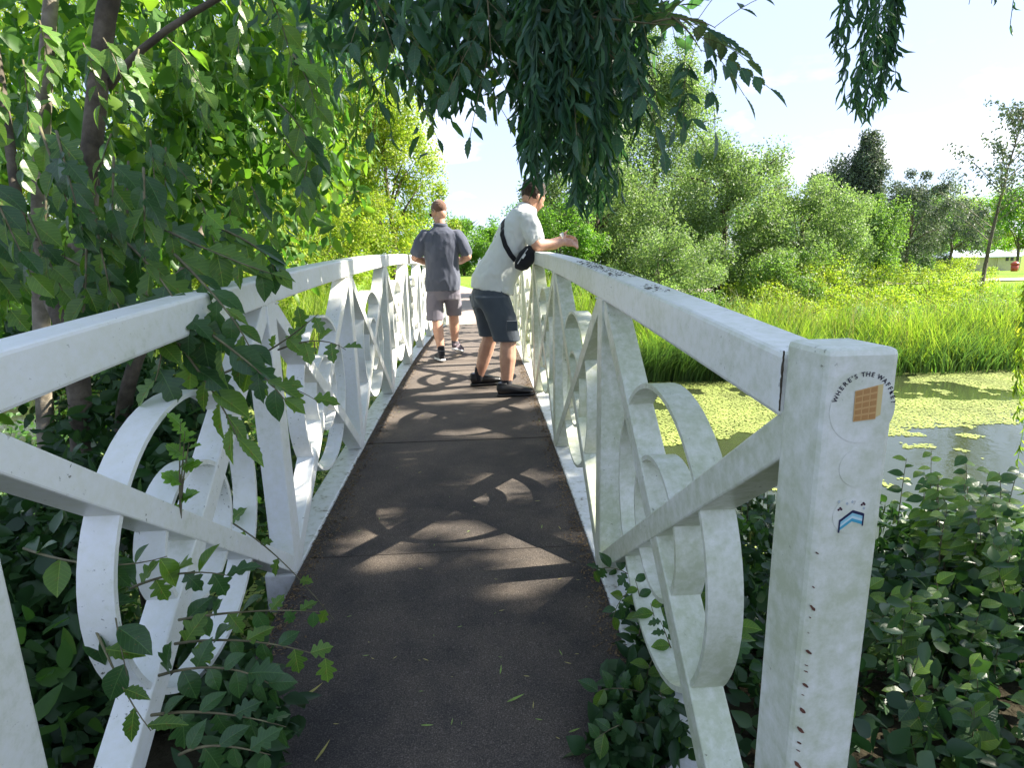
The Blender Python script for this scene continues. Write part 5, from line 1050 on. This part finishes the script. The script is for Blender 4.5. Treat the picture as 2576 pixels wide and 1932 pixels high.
# individually visible leafy twigs
rnd = random.Random(4)
tw = empty("maple_branch", A_(300, 700, 1.75), "leafy branch with lobed leaves drooping over the left handrail", "branch")
KM = ['lob', 'ash2', 'ova', 'lob2', 'ova2']
for a_ in (([(150, 640, 1.9), (260, 690, 1.75), (330, 760, 1.6), (300, 860, 1.5)], 9, 0.147), ([(260, 560, 1.9), (360, 640, 1.7), (430, 720, 1.6), (480, 830, 1.5)], 10, 0.140), ([(380, 560, 2.0), (500, 620, 1.8), (590, 660, 1.75), (690, 690, 1.75)], 9, 0.140), ([(440, 640, 1.8), (520, 720, 1.6), (600, 800, 1.55), (640, 900, 1.5)], 10, 0.133),
           ([(470, 800, 1.6), (560, 860, 1.5), (650, 920, 1.45), (720, 1010, 1.4)], 9, 0.119), ([(420, 820, 1.6), (470, 900, 1.55), (560, 1000, 1.5), (600, 1110, 1.45)], 9, 0.126), ([(350, 720, 1.7), (430, 800, 1.5), (410, 900, 1.45), (390, 960, 1.4)], 6, 0.112), ([(180, 700, 1.8), (210, 780, 1.7), (200, 860, 1.6), (190, 900, 1.6)], 5, 0.112), ([(520, 560, 2.1), (620, 600, 2.0), (700, 640, 2.0), (690, 700, 2.0)], 8, 0.140)):
    shoot(tw, [A_(*q_) for q_ in a_[0]], .005, KM, a_[1] + 2, a_[2], rnd, .75, .75)
for i in range(13):
    px_, py_ = rnd.uniform(-60, 420), rnd.uniform(430, 720); y_ = rnd.uniform(1.5, 2.0); dx_ = rnd.uniform(-40, 140)
    shoot(tw, [A_(px_, py_ - 120, y_ + .1), A_(px_ + dx_ * .3, py_ - 40, y_), A_(px_ + dx_ * .7, py_ + 50, y_), A_(px_ + dx_, py_ + 130, y_)], .004, ['lob', 'ova', 'lob2', 'ova2'], 9, .10, rnd, .8, .75)
tw2 = empty("hawthorn_twig", A_(620, 880, 1.7), "thin forked twig with small leaves poking through the left railing", "branch")
shoot(tw2, [A_(560, 940, 1.8), A_(680, 890, 1.6), A_(740, 840, 1.5), A_(800, 790, 1.45)], .004, ['ova', 'lob'], 6, .07, rnd, .1, .9)
shoot(tw2, [A_(700, 880, 1.6), A_(770, 850, 1.5), A_(830, 850, 1.45), A_(870, 880, 1.4)], .003, ['ova2', 'lob'], 5, .085, rnd, .4, .9)
shoot(tw2, [A_(600, 930, 1.7), A_(660, 950, 1.6), A_(740, 970, 1.5), A_(800, 1010, 1.45)], .003, ['lob'], 5, .08, rnd, .6, .9)
fr = empty("elder_shoot", A_(450, 1230, 1.2), "upright shoot of bright fresh leaves inside the left ring", "shoot")
for q_ in range(3): shoot(fr, [A_(455, 1330, 1.35), A_(450, 1230, 1.35), A_(452 + 12 * q_, 1130, 1.35), A_(455 + 10 * q_, 1060 + 25 * q_, 1.35)], .003, ['fresh'], 7, .055, rnd, -.3, .9)
ls = empty("bramble", A_(350, 1500, 1.15), "dark leafy sprays in front of the left rings reaching over the deck", "bush")
for a_ in (([(60, 1380, 1.3), (170, 1420, 1.15), (300, 1440, 1.1), (420, 1400, 1.1)], 6, 0.086, ['ova', 'ova2']), ([(240, 1230, 1.35), (270, 1350, 1.2), (275, 1520, 1.1), (320, 1700, 1.0)], 6, 0.098, ['ash2', 'ova2']), ([(330, 1480, 1.2), (420, 1440, 1.1), (500, 1430, 1.1), (580, 1450, 1.1)], 7, 0.080, ['lob2', 'lob', 'ova']), ([(450, 1560, 1.2), (560, 1540, 1.15), (680, 1530, 1.1), (800, 1540, 1.15)], 10, 0.069, ['lob2', 'ova2', 'lob']), ([(440, 1620, 1.15), (560, 1600, 1.1), (700, 1610, 1.1), (830, 1660, 1.12)], 10, 0.069, ['lob', 'ova2']), ([(400, 1700, 1.1), (520, 1660, 1.05), (640, 1680, 1.05), (700, 1740, 1.05)], 10, 0.080, ['lob2', 'ova2']), ([(200, 1500, 1.15), (260, 1620, 1.05), (300, 1740, 1.0), (380, 1840, .95)], 7, 0.092, ['ova2', 'ash2']),
           ([(380, 1800, 1.0), (500, 1780, 1.0), (620, 1800, 1.0), (720, 1830, 1.0)], 8, 0.075, ['lob2', 'ova2']), ([(450, 1900, .95), (520, 1860, .95), (600, 1880, .95), (680, 1900, .95)], 6, 0.069, ['ova2', 'lob2']), ([(560, 1300, 1.8), (620, 1340, 1.7), (700, 1380, 1.6), (840, 1560, 1.5)], 6, 0.069, ['lob'])):
    shoot(ls, [A_(*q_) for q_ in a_[0]], .0035, a_[3], a_[1], a_[2], rnd, .35, .85)
# ---- nettles and shrub right of the bridge
rb_ = empty("nettle_bush", (1.4, 1.6, -1.5), "dark broad leaved bush filling the bank right of the near post", "bush")
rng = np.random.default_rng(14); Ps = []
for px, py, y, rpx, rpy, ry, n_ in ((2350, 1400, 2.2, 200, 110, .4, 975), (2500, 1430, 2.0, 170, 140, .4, 1050), (2300, 1550, 1.8, 180, 150, .35, 1200), (2480, 1700, 1.6, 200, 180, .35, 1350), (2250, 1800, 1.5, 170, 170, .3, 1125), (1800, 1450, 2.1, 170, 140, .35, 825), (1750, 1700, 1.7, 200, 170, .3, 1275), (1650, 1850, 1.4, 120, 100, .15, 525), (2000, 1750, 1.5, 200, 180, .3, 1125), (1900, 1300, 2.4, 90, 90, .3, 337)):
    c = np.array(at(px, py, y)); s = np.array([rpx / 1420 * y, ry, rpy / 1420 * y]); k = 12; cc = c + rng.normal(size=(k, 3)) * s * .5
    off = rng.normal(size=(n_, 3)); off /= np.linalg.norm(off, axis=1, keepdims=True); off *= (rng.random(n_) ** .5)[:, None] * s * .55; Ps.append(cc[rng.integers(0, k, n_)] + off)
P = np.concatenate(Ps); P = P[(P[:, 0] > .62) | ((P[:, 1] > .55) & (P[:, 0] > .54))]
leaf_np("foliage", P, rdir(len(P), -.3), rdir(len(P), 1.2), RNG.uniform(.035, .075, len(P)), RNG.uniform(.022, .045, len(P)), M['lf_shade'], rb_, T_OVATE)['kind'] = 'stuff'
KR = ['ova', 'ova2', 'ova']
for i in range(36):
    px = rnd.choice([rnd.uniform(2180, 2560), rnd.uniform(2180, 2560), rnd.uniform(1600, 1850)]); py = rnd.uniform(1240, 1800) if px > 2000 else rnd.uniform(1350, 1800); y = np.interp(py, [1200, 1800], [1.9, 1.15]) if px > 2000 else np.interp(py, [1200, 1800], [1.8, 1.25])
    b_ = at(px, py + 150, y); t_ = at(px + rnd.uniform(-60, 60), py, y - .05); m2 = b_.lerp(t_, .5) + Vector((rnd.uniform(-.05, .05), 0, 0)); shoot(rb_, [tuple(b_), tuple(m2), tuple(t_)], .003, KR, 8, .075, rnd, .1, .9)
sv = empty("bramble", A_(1540, 1450, 1.9), "small leafy spray lying over the deck edge by the right foot beam", "bush")
for a_ in (([(1640, 1500, 1.75), (1590, 1440, 1.75), (1540, 1410, 1.75), (1490, 1440, 1.8)], 9), ([(1640, 1500, 1.75), (1590, 1470, 1.7), (1560, 1490, 1.65), (1540, 1560, 1.6)], 7), ([(1640, 1500, 1.75), (1680, 1440, 1.7), (1720, 1470, 1.6), (1730, 1560, 1.5)], 8), ([(1700, 1790, 1.35), (1640, 1740, 1.3), (1560, 1720, 1.3), (1500, 1740, 1.3)], 10), ([(1700, 1850, 1.25), (1620, 1800, 1.2), (1560, 1810, 1.2), (1500, 1860, 1.15)], 10), ([(1720, 1700, 1.4), (1690, 1650, 1.35), (1680, 1600, 1.35), (1660, 1560, 1.35)], 7), ([(1750, 1750, 1.25), (1800, 1650, 1.1), (1840, 1600, 1.05), (1860, 1560, 1.05)], 9)):
    shoot(sv, [A_(*q_) for q_ in a_[0]], .003, ['ova', 'ova2', 'lob2'], a_[1] + 2, .068, rnd, .1, .9)
def creep(root, specs, seed, mat='lf_dark', lo=.04, hi=.085):
    rg_ = np.random.default_rng(seed); Ps = []
    for px, py, y, rx, ry, rz, n2 in specs:
        c = np.array(at(px, py, y)); off = rg_.normal(size=(n2, 3)); off /= np.linalg.norm(off, axis=1, keepdims=True); off *= (rg_.random(n2) ** .45)[:, None] * np.array([rx, ry, rz]); Ps.append(c + off)
    P = np.concatenate(Ps); zf = np.where(P[:, 1] > Y0, -(1.0272 + .0074 * (P[:, 1] - 6.63) ** 2), Z_END) + .01; P[:, 2] = np.where((P[:, 0] > -.74) & (P[:, 0] < .42), np.maximum(P[:, 2], zf), P[:, 2])
    leaf_np("foliage", P, rdir(len(P), -.1, rg_), rdir(len(P), 1.3, rg_), rg_.uniform(lo, hi, len(P)), rg_.uniform(lo * .6, hi * .6, len(P)), M[mat], root, T_OVATE)['kind'] = 'stuff'
creep(sv, [(1600, 1760, 1.33, .10, .13, .06, 120), (1650, 1650, 1.5, .09, .14, .07, 100), (1620, 1850, 1.2, .13, .13, .08, 150), (1540, 1900, 1.18, .08, .08, .03, 60), (1610, 1560, 1.7, .05, .12, .05, 45)], 61, 'lf_shade')
creep(ls, [(650, 1830, 1.2, .09, .12, .05, 130), (600, 1900, 1.12, .09, .10, .05, 130), (610, 1730, 1.3, .08, .12, .05, 110)], 62, 'lf_shade')
rz_ = empty("elder_bush", (2.2, 2.6, -2.0), "tall leafy stems in front of the open water at the right", "bush")
for i in range(20):
    px = rnd.uniform(2250, 2570); py = rnd.uniform(1120, 1290); y = rnd.uniform(1.7, 2.4); b_ = at(px + rnd.uniform(-40, 40), 1450, y); t_ = at(px, py, y); shoot(rz_, [tuple(b_), tuple(b_.lerp(t_, .5) + Vector((rnd.uniform(-.06, .06), 0, 0))), tuple(t_)], .004, ['ova2', 'ova', 'ova'], 17, .085, rnd, .5, .8)
for i in range(5):
    px = rnd.uniform(1850, 1960); b_ = at(px, 1500, 2.4); t_ = at(px + rnd.uniform(-20, 20), rnd.uniform(1180, 1280), 2.4); shoot(rz_, [tuple(b_), tuple(b_.lerp(t_, .5)), tuple(t_)], .004, ['ova', 'ova2'], 11, .075, rnd, .4, .8)
# right bank undergrowth
n_ = 16000; P = np.stack([rng.uniform(.62, 6, n_), rng.uniform(.2, 3.4, n_), rng.uniform(0, 1, n_)], -1); P[:, 2] = np.maximum(terrain_z(P[:, 0], P[:, 1]), WZ) + P[:, 2] ** 1.6 * .35
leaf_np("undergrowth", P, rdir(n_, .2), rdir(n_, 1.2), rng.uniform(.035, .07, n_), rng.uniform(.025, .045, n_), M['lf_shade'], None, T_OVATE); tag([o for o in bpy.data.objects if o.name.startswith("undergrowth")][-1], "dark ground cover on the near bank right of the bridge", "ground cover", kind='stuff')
# debris lying on the right handrail
n2 = 420; yv = rng.uniform(1.0, 3.2, n2); yv = yv[fbm(np.stack([yv * 3, yv * 0], -1), 3, 2) > .45]; n2 = len(yv); xv = RI + np.clip(rng.normal(size=n2) * .018 + .035, .006, .08)
leaf_np("rail_debris", np.stack([xv, yv, -(1.0272 + .0074 * (yv - 6.63) ** 2) + RT + .002], -1), rdir(n2, 0) * np.array([1, 1, .05]), np.array([[0, 0, 1.]]) + rng.normal(size=(n2, 3)) * .15, rng.uniform(.004, .018, n2), rng.uniform(.001, .004, n2), simple_mat("dark_debris", (.05,.04,.03), .9)); tag(bpy.data.objects["rail_debris"], "dark seed debris scattered on top of the right handrail", "debris", kind='stuff')
# ---- fallen leaves and litter on the deck
def zdeck(x, y): return deck_z(y) + .003 if y > Y0 else Z_END
def on_deck(px, py):
    v = CX * ((px - 1288) / 1420.15) - CU * ((py - 966) / 1420.15) + _f; z = -1.15
    for _ in range(25): p = Vector(v) * (z / v.z); z = zdeck(p.x, p.y)
    return Vector((p.x, p.y, z + .004))
fl_mats = [M['lf_dead'], G("leaf_fallen_green", [(.20,.32,.06),(.25,.36,.08)], .2, .6, (1,1,1))]
FL = [leaf_data("fallen", WIL, fl_mats[0], .3, .22), leaf_data("fallen", WIL, fl_mats[1], .3, .15)]
GL = "willow leaves fallen on the deck"
for px, py, ang, sz, k, lb_ in ((752, 1765, 38, .075, 0, "long yellow fallen leaf at the left edge of the deck"), (792, 1920, 62, .06, 0, "yellow fallen leaf at the very bottom of the deck"), (1058, 1828, -12, .038, 1, "green fallen leaf left of the bottom centre"), (1430, 1846, 12, .034, 1, "green fallen leaf by the right ivy at the bottom"), (1258, 1700, 80, .036, 1, "upright green sliver of leaf on the lower deck"), (1275, 1770, 20, .055, 1, "fallen leaf with a bent stalk right of the deck centre"),
        (1362, 1332, 78, .030, 1, "small pale leaf on the deck beside the right foot beam"), (1052, 1432, -40, .030, 0, "curled yellow leaf below the deck joint"), (1255, 1540, 0, .02, 0, "tiny dry leaf on the middle of the deck"), (1345, 1262, -30, .035, 0, "thin dry leaf near the right strip")):
    p = on_deck(px, py); a_ = R(ang); o = place_leaf(FL[k], p, (math.cos(a_), math.sin(a_), .02), (rnd.uniform(-.3, .3), -.2, 1), sz, bpy.data.objects.new("tmp", None)); tmp = o.parent; o.parent = None; bpy.data.objects.remove(tmp)
    o.name = "fallen_leaf"; tag(o, lb_, "leaf", GL)
GS = "dry leaf scraps scattered on the deck"
for i in range(46):
    px, py = rnd.uniform(800, 1480), rnd.uniform(1010, 1880); p = on_deck(px, py)
    if not (-.74 < p.x < .40): continue
    a_ = rnd.uniform(0, 6.28); o = place_leaf(FL[i % 2], p, (math.cos(a_), math.sin(a_), .05), (rnd.uniform(-.4, .4), -.2, 1), rnd.uniform(.010, .026), bpy.data.objects.new("tmp", None)); tmp = o.parent; o.parent = None; bpy.data.objects.remove(tmp)
    o.name = "leaf_scrap"; tag(o, "tiny dry leaf scrap lying on the dark deck", "leaf", GS)
# crumbs of leaf litter along both deck edges
n_ = 6500; yv = rng.uniform(.95, 9, n_); s_ = rng.random(n_) < .55; off = np.abs(rng.normal(size=n_)) * .045 + .004; xv = np.where(s_, LI + off, RI - off * .8); zz = -(1.0272 + .0074 * (yv - 6.63) ** 2) + .004
leaf_np("leaf_litter", np.stack([xv, yv, zz], -1), rdir(n_, .0) * np.array([1, 1, .15]), np.array([[0, 0, 1.]]) + rng.normal(size=(n_, 3)) * .3, rng.uniform(.006, .022, n_), rng.uniform(.003, .009, n_), simple_mat("brown_litter", (.16,.10,.05), .9, (90, [(.3,(.08,.05,.025)),(.7,(.26,.18,.09))])))
tag(bpy.data.objects["leaf_litter"], "brown leaf litter gathered along the deck edges", "litter", kind='stuff')
